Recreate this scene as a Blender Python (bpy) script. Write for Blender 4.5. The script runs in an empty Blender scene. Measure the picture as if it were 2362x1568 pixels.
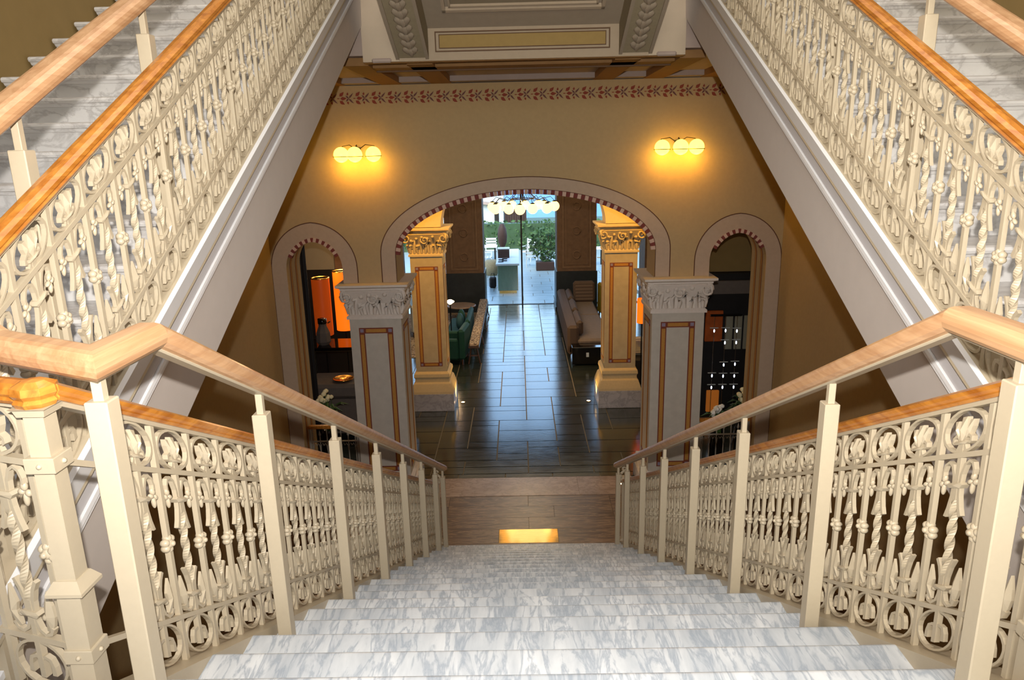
import bpy, math, random
from mathutils import Vector, Matrix
random.seed(7)
PI = math.pi
E = 4.66            # eye height above the lobby floor
scene = bpy.context.scene
C = scene.collection

# ------------------------------------------------------------------ camera
cam_d = bpy.data.cameras.new('camera'); cam = bpy.data.objects.new('camera', cam_d); C.objects.link(cam)
F_PX, PITCH, YAW, ROLL, CAMX = 1660., -0.2580, -0.0127, -0.0231, -0.0775
cam_d.sensor_width = 36.0; cam_d.lens = F_PX/2362*36.0; cam_d.clip_start = 0.02; cam_d.clip_end = 2000
sy, cy_, sp, cp, sr, cr = math.sin(YAW), math.cos(YAW), math.sin(PITCH), math.cos(PITCH), math.sin(ROLL), math.cos(ROLL)
fw = Vector((sy*cp, cy_*cp, sp)); rt0 = Vector((cy_, -sy, 0)); up0 = Vector((-sp*sy, -sp*cy_, cp))
rt = cr*rt0 + sr*up0; up = -sr*rt0 + cr*up0
M = Matrix((rt, up, -fw)).transposed().to_4x4(); M.translation = Vector((CAMX, 0, E)); cam.matrix_world = M
scene.camera = cam

# ------------------------------------------------------------------ world, exposure
w = bpy.data.worlds.new('world'); scene.world = w; w.use_nodes = True
nt = w.node_tree; nt.nodes.clear()
wo = nt.nodes.new('ShaderNodeOutputWorld'); bg = nt.nodes.new('ShaderNodeBackground'); sk = nt.nodes.new('ShaderNodeTexSky')
sk.sky_type = 'NISHITA'; sk.sun_disc = False; sk.sun_elevation = math.radians(38); sk.sun_rotation = math.radians(200)
sk.air_density = 1.0; sk.dust_density = 2.0
bg.inputs[1].default_value = 0.72
nt.links.new(sk.outputs[0], bg.inputs[0]); nt.links.new(bg.outputs[0], wo.inputs[0])
scene.view_settings.view_transform = 'Standard'; scene.view_settings.look = 'None'
scene.view_settings.gamma = 1.0; scene.view_settings.use_curve_mapping = False
scene.view_settings.exposure = 0.25

def lamp(name, kind, loc, energy, color, rot=(0, 0, 0), **k):
    d = bpy.data.lights.new(name, kind); d.energy = energy; d.color = color
    for a, b in k.items(): setattr(d, a, b)
    o = bpy.data.objects.new(name, d); o.location = loc; o.rotation_euler = rot; C.objects.link(o); return o
# the photographer's flash sits just above the lens; daylight comes in by the glass door and an added window behind; roof and lobby fills are added
lamp('camera_flash', 'SPOT', (CAMX, -0.03, E+0.19), 640, (1.0, 0.95, 0.88), (math.radians(89), 0, 0.01), shadow_soft_size=0.02, spot_size=math.radians(122), spot_blend=1.0)
lamp('rooflight', 'AREA', (0, 3.3, E+5.6), 250, (1.0, 0.93, 0.84), (0, 0, 0), shape='RECTANGLE', size=5.5, size_y=7.0)  # unseen overhead fill, added to lift the stair hall
lamp('lobby_ceiling_glow', 'AREA', (0, 15.5, E+0.25), 130, (1.0, 0.78, 0.5), (0, 0, 0), shape='RECTANGLE', size=6.0, size_y=8.0)  # unseen fill under the lobby ceiling, added to brighten the piers

# ------------------------------------------------------------------ materials
def lin(h):
    h = h.lstrip('#'); r = []
    for i in (0, 2, 4):
        c = int(h[i:i+2], 16)/255; r.append(c/12.92 if c <= .04045 else ((c+.055)/1.055)**2.4)
    return (*r, 1)
MATS = {}
def base(name, rough=.5, metal=0, spec=.5):
    m = bpy.data.materials.new(name); m.use_nodes = True; n = m.node_tree
    b = n.nodes['Principled BSDF']; b.inputs['Roughness'].default_value = rough; b.inputs['Metallic'].default_value = metal
    b.inputs['Specular IOR Level'].default_value = spec
    MATS[name] = m; return m, n, b
def mix(n, fac, a, b):
    x = n.nodes.new('ShaderNodeMix'); x.data_type = 'RGBA'
    n.links.new(fac, x.inputs[0])
    for s, v in ((6, a), (7, b)):
        if isinstance(v, tuple): x.inputs[s].default_value = v
        else: n.links.new(v, x.inputs[s])
    return x.outputs[2]
def coords(n, scale=(1, 1, 1), rot=(0, 0, 0), obj=False):
    t = n.nodes.new('ShaderNodeTexCoord'); mp = n.nodes.new('ShaderNodeMapping')
    mp.inputs['Scale'].default_value = scale; mp.inputs['Rotation'].default_value = rot
    if obj: src = t.outputs['Object']
    else:
        g = n.nodes.new('ShaderNodeNewGeometry'); src = g.outputs['Position']
    n.links.new(src, mp.inputs[0]); return mp.outputs[0]
def noise(n, vec, scale, detail=4, rough=.55, dist=0):
    t = n.nodes.new('ShaderNodeTexNoise'); t.inputs['Scale'].default_value = scale; t.inputs['Detail'].default_value = detail
    t.inputs['Roughness'].default_value = rough; t.inputs['Distortion'].default_value = dist
    n.links.new(vec, t.inputs['Vector']); return t.outputs['Fac']
def ramp(n, fac, stops):
    r = n.nodes.new('ShaderNodeValToRGB'); e = r.color_ramp.elements
    e[0].position, e[0].color = stops[0]; e[1].position, e[1].color = stops[1]
    for p, c in stops[2:]:
        q = e.new(p); q.color = c
    n.links.new(fac, r.inputs[0]); return r.outputs[0]
def bump(n, b, h, strength=.2, dist=.01):
    x = n.nodes.new('ShaderNodeBump'); x.inputs['Strength'].default_value = strength; x.inputs['Distance'].default_value = dist
    n.links.new(h, x.inputs['Height']); n.links.new(x.outputs[0], b.inputs['Normal'])
def plain(name, col, rough=.5, metal=0, spec=.5, var=.08, scale=30, bmp=0):
    m, n, b = base(name, rough, metal, spec); c = lin(col); d = tuple(v*(1-var*2) for v in c[:3])+(1,)
    f = noise(n, coords(n), scale, 3)
    n.links.new(mix(n, f, d, tuple(min(1, v*(1+var)) for v in c[:3])+(1,)), b.inputs['Base Color'])
    if bmp: bump(n, b, f, bmp, .004)
    return m
def marble(name, a, b_, vein, rough=.25, scale=(1, 1, 1), rot=(0, 0, .5), vs=2.2, rnd=True):
    m, n, b = base(name, rough); v = coords(n, scale, rot)
    if rnd:
        oi = n.nodes.new('ShaderNodeObjectInfo'); ad = n.nodes.new('ShaderNodeVectorMath'); ad.operation = 'MULTIPLY_ADD'
        cb = n.nodes.new('ShaderNodeCombineXYZ'); n.links.new(oi.outputs['Random'], cb.inputs[0]); n.links.new(oi.outputs['Random'], cb.inputs[1])
        n.links.new(cb.outputs[0], ad.inputs[0]); ad.inputs[1].default_value = (37, 23, 11); n.links.new(v, ad.inputs[2]); v = ad.outputs[0]
    f1 = noise(n, v, vs, 6, .6, .35); f2 = noise(n, v, vs*2.7, 7, .6, .5)
    c = ramp(n, f1, [(.33, lin(a)), (.66, lin(b_))])
    vn = ramp(n, f2, [(.44, (0, 0, 0, 1)), (.56, (0, 0, 0, 1)), (.5, (.75, .75, .75, 1))])
    n.links.new(mix(n, vn, c, lin(vein)), b.inputs['Base Color'])
    bump(n, b, f2, .03, .002); return m
def wood(name, a, b_, rough=.35, rot=(0, 0, 0), sc=(40, 2.5, 40)):
    m, n, b = base(name, rough); v = coords(n, sc, rot)
    f = noise(n, v, 1.0, 5, .6, .6); n.links.new(ramp(n, f, [(.35, lin(a)), (.65, lin(b_))]), b.inputs['Base Color'])
    b.inputs['Coat Weight'].default_value = .25; b.inputs['Coat Roughness'].default_value = .2
    return m
def emit(name, col, strength):
    m, n, b = base(name, .4); b.inputs['Base Color'].default_value = lin(col)
    b.inputs['Emission Color'].default_value = lin(col); b.inputs['Emission Strength'].default_value = strength; return m
def bands(name, a, b_, freq, axis=0, rough=.6):
    m, n, b = base(name, rough); wv = n.nodes.new('ShaderNodeTexWave'); wv.inputs['Scale'].default_value = freq
    wv.bands_direction = 'XYZ'[axis]; n.links.new(coords(n), wv.inputs['Vector'])
    n.links.new(mix(n, wv.outputs['Fac'], lin(a), lin(b_)), b.inputs['Base Color']); bump(n, b, wv.outputs['Fac'], .3, .01); return m

plain('iron', '#bfb198', .38, 0, .5, .03, 60)
plain('iron_dark', '#a8a094', .45, .2, .5, .05, 40)
wood('wood_rail', '#b98a62', '#d0a57c', .4)
wood('wood_orange', '#a5611f', '#cf8a38', .3)
wood('wood_dark', '#3a2415', '#573620', .4)
marble('marble_step', '#a6aeb7', '#d4d8dc', '#8c97a5', .3, (5, 1.1, 1), (0, 0, .75), 1.3)
marble('marble_side', '#cbc8c6', '#dedcda', '#b2aeac', .35, (1, 1.5, 1.5), (0, 0, .3), 2.0)
marble('marble_brown', '#4a3529', '#6b5140', '#9a7f66', .33, (.35, 2.6, 1), (0, 0, .03), 2.4)
marble('marble_brown_polished', '#5a4330', '#75593f', '#9a7f66', .07, (.35, 2.6, 1), (0, 0, .03), 2.4)
marble('marble_pink', '#9a8272', '#b39a89', '#806858', .3, (1, 2, 1), (0, 0, .2), 2.0)
marble('marble_grey', '#a9a3a4', '#bcb6b6', '#8f898a', .35, (1, 1, 1), (.3, .2, .4), 2.2)
plain('wall', '#b39a72', .85, 0, .2, .05, 25, .15)
plain('wall_upper', '#8a7348', .85, 0, .2, .05, 8)
plain('arch_band', '#b5a08c', .85, 0, .2, .05, 25, .1)
plain('line_paint', '#5b3a2c', .8, 0, .2, .05, 25)
plain('rust_paint', '#8a4234', .8, 0, .2, .12, 60)
plain('frieze_grey', '#6e4a48', .8, 0, .2, .1, 40)
plain('stripe_rust', '#7c4232', .8, 0, .2, .1, 40)
plain('stripe_ochre', '#b5813f', .8, 0, .2, .1, 40)
plain('stripe_mauve', '#8d8093', .8, 0, .2, .1, 40)
plain('dentil_light', '#c9ac9c', .8, 0, .2, .08, 40)
plain('dentil_dark', '#7a3d38', .8, 0, .2, .08, 40)
plain('stringer', '#c4bab3', .7, 0, .3, .03, 12)
plain('stringer_white', '#e6e5e6', .55, 0, .4, .02, 12)
plain('stringer_grey', '#c6c3c5', .6, 0, .3, .02, 12)
plain('plaster_shaft', '#c0b8ac', .85, 0, .2, .1, 9, .2)
plain('capital', '#dacfc5', .75, 0, .3, .06, 30, .2)
plain('capital_warm', '#cdb58a', .75, 0, .3, .06, 30, .2)  # golden uplight put into the capital colour
plain('shaft_warm', '#b9a888', .85, 0, .2, .1, 9, .2)  # shaft plaster with the gold of the uplight mixed in
plain('soffit_beam', '#8f6c45', .8, 0, .2, .08, 9)
plain('soffit_panel', '#a4948b', .8, 0, .2, .05, 9)
plain('ceil_panel', '#a09280', .85, 0, .2, .05, 14)
plain('ceil_field', '#8a7d68', .85, 0, .2, .06, 10)
plain('ceil_ochre', '#9d8453', .85, 0, .2, .06, 20)
plain('ceil_line', '#6b5340', .85, 0, .2, .05, 20)
plain('ceil_light', '#ab9a85', .85, 0, .2, .04, 20)
plain('garland', '#9b8f76', .8, 0, .2, .08, 30)
plain('upper_side_wall', '#b9a995', .85, 0, .2, .04, 10)
plain('black_metal', '#151413', .4, .6, .5, .05, 30)
plain('chrome', '#c9ccd0', .12, 1.0, .5, .02, 30)
plain('gold', '#c79a4a', .25, 1.0, .5, .04, 30)
plain('leaf', '#3f5e2c', .55, 0, .4, .25, 6)
plain('leaf_dark', '#2e4a2a', .55, 0, .4, .25, 6)
plain('flower_cream', '#fbeec4', .7, 0, .3, .08, 40)
plain('flower_white', '#fbf6ef', .7, 0, .3, .06, 40)
plain('velvet_green', '#174438', .7, 0, .3, .15, 14)
plain('cushion_blue', '#254a56', .7, 0, .3, .15, 14)
bands('corduroy', '#4d3d33', '#6e5a4b', 14, 1, .85)
plain('seat_tan', '#85766a', .85, 0, .2, .1, 12)
plain('velvet_yellow', '#a08a20', .7, 0, .3, .15, 10)
plain('fabric_grey', '#6b625c', .85, 0, .2, .1, 14)
plain('fabric_white', '#d5d6cf', .85, 0, .2, .05, 14)
plain('dark_panel', '#191616', .6, 0, .3, .2, 6)
plain('slate_clad', '#23282a', .35, 0, .5, .3, 8, .3)
plain('pier_brown', '#7d5f46', .6, 0, .4, .25, 7, .4)
plain('pier_frame', '#8d6f54', .6, 0, .4, .2, 9, .3)
plain('grey_panel', '#8e8a78', .7, 0, .3, .05, 6)
plain('black_gloss', '#0d0c0c', .08, 0, .6, .1, 10)
plain('terracotta', '#3c261d', .6, 0, .4, .1, 12)
plain('house_white', '#aebac0', .8, 0, .3, .03, 4)
plain('roof_tile', '#9a8b84', .8, 0, .3, .15, 3)
plain('timber_brown', '#33231e', .7, 0, .3, .1, 3)
plain('white_paint', '#cdd3d3', .5, 0, .4, .03, 8)
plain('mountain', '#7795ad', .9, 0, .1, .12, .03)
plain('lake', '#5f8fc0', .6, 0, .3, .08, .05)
plain('frame_dark', '#24211f', .4, .4, .5, .05, 20)
plain('lens_glass', '#8d867c', .2, .5, .5, .02, 20)
bands('striped_cushion', '#d8cfb8', '#4c3f34', 10, 2, .85)
plain('amber_drape', '#b3561d', .7, 0, .3, .25, 9)
plain('wicker', '#8d8468', .8, 0, .2, .2, 20)
def slate_mat():
    m, n, b = base('slate', .2, 0, .5)
    oi = n.nodes.new('ShaderNodeObjectInfo'); v = coords(n, (1, 3, 1))
    f = noise(n, v, 3.0, 6, .6, .8)
    c = ramp(n, f, [(.3, lin('#1e2320')), (.7, lin('#2f3833'))]); c2 = ramp(n, f, [(.3, lin('#2a2a22')), (.7, lin('#414337'))])
    n.links.new(mix(n, oi.outputs['Random'], c, c2), b.inputs['Base Color'])
    r = n.nodes.new('ShaderNodeMapRange'); b.inputs['IOR'].default_value = 2.0; r.inputs['To Min'].default_value = .08; r.inputs['To Max'].default_value = .2
    n.links.new(f, r.inputs['Value']); n.links.new(r.outputs[0], b.inputs['Roughness']); bump(n, b, noise(n, coords(n, (1, 4, 1)), 9, 5, .6, 1), .16, .004)
MATS['marble_brown_polished'].node_tree.nodes['Principled BSDF'].inputs['Specular Tint'].default_value = (1, .62, .12, 1); MATS['marble_brown_polished'].node_tree.nodes['Principled BSDF'].inputs['IOR'].default_value = 2.2
slate_mat(); plain('joint', '#84765f', .8, 0, .2, .1, 30)
def terrace_mat():
    m, n, b = base('terrace', .35, 0, .5); oi = n.nodes.new('ShaderNodeObjectInfo')
    f = noise(n, coords(n, (1, 3, 1)), 2.5, 5, .6, .6)
    n.links.new(mix(n, f, lin('#7d9396'), lin('#aebfc1')), b.inputs['Base Color'])
terrace_mat()
def rug_mat():
    m, n, b = base('rug', .95, 0, .1); vo = n.nodes.new('ShaderNodeTexVoronoi'); vo.inputs['Scale'].default_value = 11
    n.links.new(coords(n), vo.inputs['Vector']); n.links.new(ramp(n, vo.outputs['Distance'], [(.2, lin('#d2c3ad')), (.42, lin('#4a3530')), (.6, lin('#b9a48c'))]), b.inputs['Base Color'])
rug_mat()
def glass_mat():
    m = bpy.data.materials.new('glass'); m.use_nodes = True; n = m.node_tree; n.nodes.clear(); MATS['glass'] = m
    o = n.nodes.new('ShaderNodeOutputMaterial'); t = n.nodes.new('ShaderNodeBsdfTransparent'); g = n.nodes.new('ShaderNodeBsdfGlossy'); x = n.nodes.new('ShaderNodeMixShader'); fr = n.nodes.new('ShaderNodeFresnel')
    t.inputs[0].default_value = (.93, .97, .97, 1); g.inputs['Roughness'].default_value = .02; fr.inputs[0].default_value = 1.45
    n.links.new(fr.outputs[0], x.inputs[0]); n.links.new(t.outputs[0], x.inputs[1]); n.links.new(g.outputs[0], x.inputs[2]); n.links.new(x.outputs[0], o.inputs[0])
glass_mat()
emit('globe', '#ffcc48', 4.5); emit('globe_ch', '#ffcf74', 3.2); emit('shade_orange', '#ff6a10', 1.0); emit('shade_orange_dim', '#c04a10', .28); emit('lamp_top', '#ffe0a0', 12); emit('spot_lens', '#ffd29a', 25)
emit('amber_glow', '#c9742a', .18); emit('led', '#dfeaff', 3.0)  # the white one glows to paint reflected glints

# ------------------------------------------------------------------ mesh helpers
WL = {}     # world location of empties used as parents
class MB:
    def __init__(s): s.v = []; s.f = []; s.sm = []
    def add(s, vs, fs, smooth=False):
        o = len(s.v); s.v += [tuple(v) for v in vs]; s.f += [tuple(i+o for i in f) for f in fs]; s.sm += [smooth]*len(fs); return s
    def hexa(s, p): return s.add(p, [(0, 3, 2, 1), (4, 5, 6, 7), (0, 1, 5, 4), (1, 2, 6, 5), (2, 3, 7, 6), (3, 0, 4, 7)])
    def box(s, x0, x1, y0, y1, z0, z1): return s.hexa([(x0, y0, z0), (x1, y0, z0), (x1, y1, z0), (x0, y1, z0), (x0, y0, z1), (x1, y0, z1), (x1, y1, z1), (x0, y1, z1)])
    def bbox(s, x0, x1, y0, y1, z0, z1, b=.01):       # box with chamfered edges
        P = []
        for z, i in ((z0, b), (z0+b, 0), (z1-b, 0), (z1, b)):
            P.append([(x0+b+i*0+(0 if i == 0 else i*0), y0+i, z), (x1-b, y0+i, z), (x1-i, y0+b, z), (x1-i, y1-b, z), (x1-b, y1-i, z), (x0+b, y1-i, z), (x0+i, y1-b, z), (x0+i, y0+b, z)])
        vs = sum(P, []); fs = [tuple(range(7, -1, -1)), tuple(range(24, 32))]
        for k in range(3):
            for i in range(8): fs.append((k*8+i, k*8+(i+1) % 8, k*8+8+(i+1) % 8, k*8+8+i))
        return s.add(vs, fs)
    def loft(s, rings, closed=True, caps=True, smooth=True):
        n = len(rings[0]); vs = [p for r in rings for p in r]; fs = []
        for k in range(len(rings)-1):
            for i in range(n if closed else n-1):
                j = (i+1) % n; fs.append((k*n+i, k*n+j, (k+1)*n+j, (k+1)*n+i))
        s.add(vs, fs, smooth)
        if caps and closed: s.add(rings[0], [tuple(range(n-1, -1, -1))]); s.add(rings[-1], [tuple(range(n))])
        return s
    def lathe(s, prof, c=(0, 0, 0), n=20, smooth=True, caps=True):
        return s.loft([[(c[0]+r*math.cos(2*PI*i/n), c[1]+r*math.sin(2*PI*i/n), c[2]+z) for i in range(n)] for r, z in prof], True, caps, smooth)
    def sq(s, prof, c=(0, 0, 0)):          # square-plan stack of (half width, z)
        return s.loft([[(c[0]-h, c[1]-h, c[2]+z), (c[0]+h, c[1]-h, c[2]+z), (c[0]+h, c[1]+h, c[2]+z), (c[0]-h, c[1]+h, c[2]+z)] for h, z in prof], True, True, False)
    def ball(s, c, r, n=12, m=8, fn=None, sc=(1, 1, 1)):
        R = []
        for k in range(m+1):
            t = PI*k/m; ring = []
            for i in range(n):
                a = 2*PI*i/n; q = r*(fn(a, t) if fn else 1)*max(math.sin(t), 1e-3)
                ring.append((c[0]+sc[0]*q*math.cos(a), c[1]+sc[1]*q*math.sin(a), c[2]-sc[2]*r*math.cos(t)))
            R.append(ring)
        return s.loft(R, True, False, True)
    def tube(s, path, r, n=8, smooth=True):
        P = [Vector(p) for p in path]; R = []
        for i, p in enumerate(P):
            t = (P[min(i+1, len(P)-1)]-P[max(i-1, 0)]).normalized(); a = Vector((0, 0, 1)) if abs(t.z) < .9 else Vector((1, 0, 0))
            u = t.cross(a).normalized(); v = u.cross(t); rr = r[i] if isinstance(r, (list, tuple)) else r
            R.append([tuple(p+rr*(math.cos(2*PI*k/n)*u+math.sin(2*PI*k/n)*v)) for k in range(n)])
        return s.loft(R, True, True, smooth)
    def sweep(s, prof, path, smooth=False):   # profile (side, up) along a polyline, mitred, up stays vertical
        P = [Vector(p) for p in path]; R = []
        for i, p in enumerate(P):
            d0 = (P[i]-P[i-1]) if i else (P[1]-P[0]); d1 = (P[i+1]-P[i]) if i < len(P)-1 else d0
            h0 = Vector((d0.x, d0.y, 0)).normalized(); h1 = Vector((d1.x, d1.y, 0)).normalized(); h = (h0+h1).normalized()
            k = 1/max(.4, h.dot(h0)); sd = Vector((h.y, -h.x, 0))*k
            R.append([tuple(p+sd*a+Vector((0, 0, b))) for a, b in prof])
        return s.loft(R, True, True, smooth)
    def plate(s, pts, x0, x1, ridge=0):      # polygon in (y,z) extruded in x, optional raised centre
        n = len(pts); A = [(x0, u, v) for u, v in pts]; B = [(x1, u, v) for u, v in pts]
        cu = sum(p[0] for p in pts)/n; cv = sum(p[1] for p in pts)/n
        fs = [(i, (i+1) % n, n+(i+1) % n, n+i) for i in range(n)]
        vs = A+B+[(x0-ridge, cu, cv), (x1+ridge, cu, cv)]
        for i in range(n): fs.append((2*n, (i+1) % n, i)); fs.append((2*n+1, n+i, n+(i+1) % n))
        return s.add(vs, fs)
    def strip(s, path, wd, t, closed=False):  # flat bar in the (y,z) plane
        n = len(path); R = []
        for i, (u, v) in enumerate(path):
            a = path[(i-1) % n] if closed or i else path[0]; b = path[(i+1) % n] if closed or i < n-1 else path[-1]
            du, dv = b[0]-a[0], b[1]-a[1]; l = math.hypot(du, dv) or 1; nu, nv = -dv/l, du/l
            q = wd[i] if isinstance(wd, list) else wd
            R.append([(-t/2, u+nu*q/2, v+nv*q/2), (t/2, u+nu*q/2, v+nv*q/2), (t/2, u-nu*q/2, v-nv*q/2), (-t/2, u-nu*q/2, v-nv*q/2)])
        if closed: R.append(R[0])
        return s.loft(R, True, not closed, False)
    def shear(s, k): s.v = [(x, y, z+k*y) for x, y, z in s.v]; return s
    def mirror_y(s):
        n = len(s.v); s.v += [(x, -y, z) for x, y, z in s.v]; s.f += [tuple(n+i for i in reversed(f)) for f in s.f]; s.sm += s.sm; return s
    def mesh(s, name, mat, off=(0, 0, 0)):
        me = bpy.data.meshes.new(name); me.from_pydata([(x-off[0], y-off[1], z-off[2]) for x, y, z in s.v], [], s.f)
        me.materials.append(MATS[mat]); me.polygons.foreach_set('use_smooth', s.sm); me.update(); return me
    def build(s, name, mat, parent=None, **k):    # vertices are given in world space
        off = WL.get(parent.name, (0, 0, 0)) if parent else (0, 0, 0)
        o = bpy.data.objects.new(name, s.mesh(name, mat, off)); C.objects.link(o)
        if parent: o.parent = parent; WL[o.name] = off
        else: WL[o.name] = (0, 0, 0)
        return tag(o, **k)
def tag(o, label=None, cat=None, group=None, kind=None):
    for k, v in (('label', label), ('category', cat), ('group', group), ('kind', kind)):
        if v: o[k] = v
    return o
def thing(name, label, cat, loc=(0, 0, 0), rz=0, group=None, kind=None):
    o = bpy.data.objects.new(name, None); o.location = loc; o.rotation_euler = (0, 0, rz); o.empty_display_size = .1; C.objects.link(o)
    WL[o.name] = tuple(loc); return tag(o, label, cat, group, kind)
def inst(name, me, parent, loc=(0, 0, 0), rot=(0, 0, 0), scale=None):
    o = bpy.data.objects.new(name, me); o.parent = parent; o.location = loc; o.rotation_euler = rot; C.objects.link(o)
    if scale: o.scale = scale
    return o
def Z(z): return z+E
def rrect(wd, h, b, n=3):       # rounded rectangle profile centred on 0,0
    pts = []
    for cx, cz, a0 in ((wd/2-b, h/2-b, 0), (-wd/2+b, h/2-b, 90), (-wd/2+b, -h/2+b, 180), (wd/2-b, -h/2+b, 270)):
        for i in range(n+1):
            a = math.radians(a0+90*i/n); pts.append((cx+b*math.cos(a), cz+b*math.sin(a)))
    return pts
SIDE = {-1: 'left', 1: 'right'}

# ================================================================== STRUCTURE
FLOOR = Z(-4.66)
WF = 9.14; WB = 9.72            # front and back of the arcade wall
# --- lobby floor with slate slabs
fl = thing('floor', 'dark slate slab floor of the lobby running to the glass door', None, (0, 9.72, 0), kind='structure')
MB().box(-7, 7, 9.72, 22.1, -.25, -.012).build('bedding', 'joint', fl)
G = .2445; NX, NYR = 20, 50; RT = random.Random(11); used = set(); tile_me = {}
def slab_tile(x0, x1, y0, y1):
    key = (round(x1-x0, 3), round(y1-y0, 3))
    if key not in tile_me:
        a, b = (x1-x0)/2-.006, (y1-y0)/2-.006; tile_me[key] = MB().hexa([(-a, -b, -.03), (a, -b, -.03), (a, b, -.03), (-a, b, -.03), (-a+.003, -b+.003, 0), (a-.003, -b+.003, 0), (a-.003, b-.003, 0), (-a+.003, b-.003, 0)]).mesh('slate_slab', 'slate')
    inst('slate_slab', tile_me[key], fl, ((x0+x1)/2, (y0+y1)/2-9.72, 0))
for i in range(7): slab_tile(-2.445+.7*i, min(2.445, -2.445+.7*(i+1)), 9.73, 9.865)
for r in range(NYR):
    c = 0
    while c < NX:
        if (c, r) in used: c += 1; continue
        free = 0
        while c+free < NX and (c+free, r) not in used and free < 4: free += 1
        opts = [(w_, h_) for w_, h_, n_ in ((4, 2, 4), (3, 2, 3), (2, 2, 3), (4, 1, 1), (3, 1, 2), (2, 1, 1), (2, 3, 1)) for _ in range(n_) if w_ <= free and r+h_ <= NYR and free-w_ != 1] or [(free, 1)]
        w_, h_ = RT.choice(opts)
        for i in range(w_):
            for j in range(h_): used.add((c+i, r+j))
        slab_tile(-2.445+c*G, -2.445+(c+w_)*G, 9.865+r*.243, 9.865+(r+h_)*.243); c += w_
for s in (-1, 1): MB().box(min(s*2.45, s*7), max(s*2.45, s*7), 9.73, 22.0, -.02, 0).build('slate_slab', 'slate', fl)
# --- marble floor at the foot of the stair
f2 = thing('floor_stairfoot', 'polished brown marble floor at the foot of the stair', None, (0, 7.6, 0), kind='structure')
MB().box(-3.27, 3.27, -3, 9.15, -.25, -.012).build('bedding', 'joint', f2)
yy = [7.2, 7.9, 8.23, 8.53, 8.84, 9.14]
for r in range(5):
    cut = [-3.26, -2.2+.3*(r % 2), -1.1, -.02+(.34 if r % 2 else -.0), 1.1, 2.1+.2*(r % 2), 3.26]
    if r == 1: cut = [-3.26, -1.1, -.40, .34, 1.1, 3.26]
    for a, b in zip(cut, cut[1:]): MB().box(a+.002, b-.002, yy[r]+.002, yy[r+1]-.002, -.03, 0).build('marble_slab', 'marble_brown_polished' if r == 1 and a == -.40 else 'marble_brown', f2)
for s in (-1, 1): MB().box(min(s*1.2, s*3.26), max(s*1.2, s*3.26), -2.9, 7.19, -.03, 0).build('marble_slab', 'marble_brown', f2)
th = thing('floor_threshold', 'pale pinkish marble threshold between the front columns', None, (0, 9.43, 0), kind='structure')
for a, b in ((-1.5, .7), (.7, 1.5)): MB().box(a+.001, b-.001, 9.145, 9.72, -.2, .004).build('threshold_slab', 'marble_pink', th)

# --- arcade wall
SPM, AM, BM = Z(-1.26), 1.65, .78        # main arch
def main_z(x, a=AM, b=BM): return SPM+b*math.sqrt(max(0, 1-(x/a)**2))
SC, SW, SR, SSP = 2.705, .36, .40, Z(-1.418)
def small_z(d, w_=SW, r=SR): return SSP+math.sqrt(max(0, r*r-(abs(d)+r-w_)**2))
WTOP = Z(.79)
def slab(mb, x0, x1, za, zb_, zt, y0, y1):
    mb.hexa([(x0, y0, za), (x1, y0, zb_), (x1, y1, zb_), (x0, y1, za), (x0, y0, zt), (x1, y0, zt), (x1, y1, zt), (x0, y1, zt)])
wall = thing('wall_front', 'tan plaster arcade wall with one wide arch between two narrow pointed arches', None, (0, WF, 0), kind='structure')
mb = MB()
N = 48
for i in range(N):
    a, b = -AM*math.cos(PI*i/N), -AM*math.cos(PI*(i+1)/N); slab(mb, a, b, main_z(a), main_z(b), WTOP, WF, WB)
for s in (-1, 1):
    X = sorted((s*AM, s*(SC-SW))); slab(mb, X[0], X[1], Z(-1.62), Z(-1.62), WTOP, WF, WB)
    for i in range(20):
        a, b = SC-SW*math.cos(PI*i/20), SC-SW*math.cos(PI*(i+1)/20)
        if s < 0: a, b = -b, -a
        slab(mb, a, b, small_z(abs(a)-SC), small_z(abs(b)-SC), WTOP, WF, WB)
    X = sorted((s*(SC+SW), s*3.27)); slab(mb, X[0], X[1], 0, 0, WTOP, WF, WB)
mb.build('plaster', 'wall', wall)
def ribbon(curve_in, curve_out, y, mat, name, par, t=.004):
    m = MB(); n = len(curve_in)
    for i in range(n-1):
        (a, b), (c, d) = curve_in[i], curve_in[i+1]; (e, f), (g, h) = curve_out[i], curve_out[i+1]
        m.hexa([(a, y, b), (c, y, d), (c, y-t, d), (a, y-t, b), (e, y, f), (g, y, h), (g, y-t, h), (e, y-t, f)])
    return m.build(name, mat, par)
def main_curve(off, n=56):
    a, b = AM+off, BM+off*.82
    return [(-a, Z(-1.61))]+[(-a*math.cos(PI*i/n), SPM+b*math.sin(PI*i/n)) for i in range(n+1)]+[(a, Z(-1.61))]
def small_curve(s, off, n=14, low=Z(-1.61), low2=None):
    r = SR+off; w_ = SW+off; top = math.acos((r-w_)/r); pts = []
    for i in range(n+1): t = top*i/n; pts.append((-(r*math.cos(t)-(r-w_)), SSP+r*math.sin(t)))
    pts += [(-p, q) for p, q in reversed(pts[:-1])]
    pts = [(-w_, 0.0)]+pts+[(w_, low)]
    pts = [(SC*1+(-p), q) for p, q in pts] if s > 0 else [(-SC+p, q) for p, q in pts]
    return pts
ribbon(main_curve(0), main_curve(.185), WF, 'arch_band', 'arch_band', wall)
ribbon(main_curve(.185), main_curve(.197), WF, 'line_paint', 'painted_line', wall, .006)
ribbon(main_curve(.0), main_curve(.008), WF, 'line_paint', 'painted_line', wall, .006)
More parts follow.
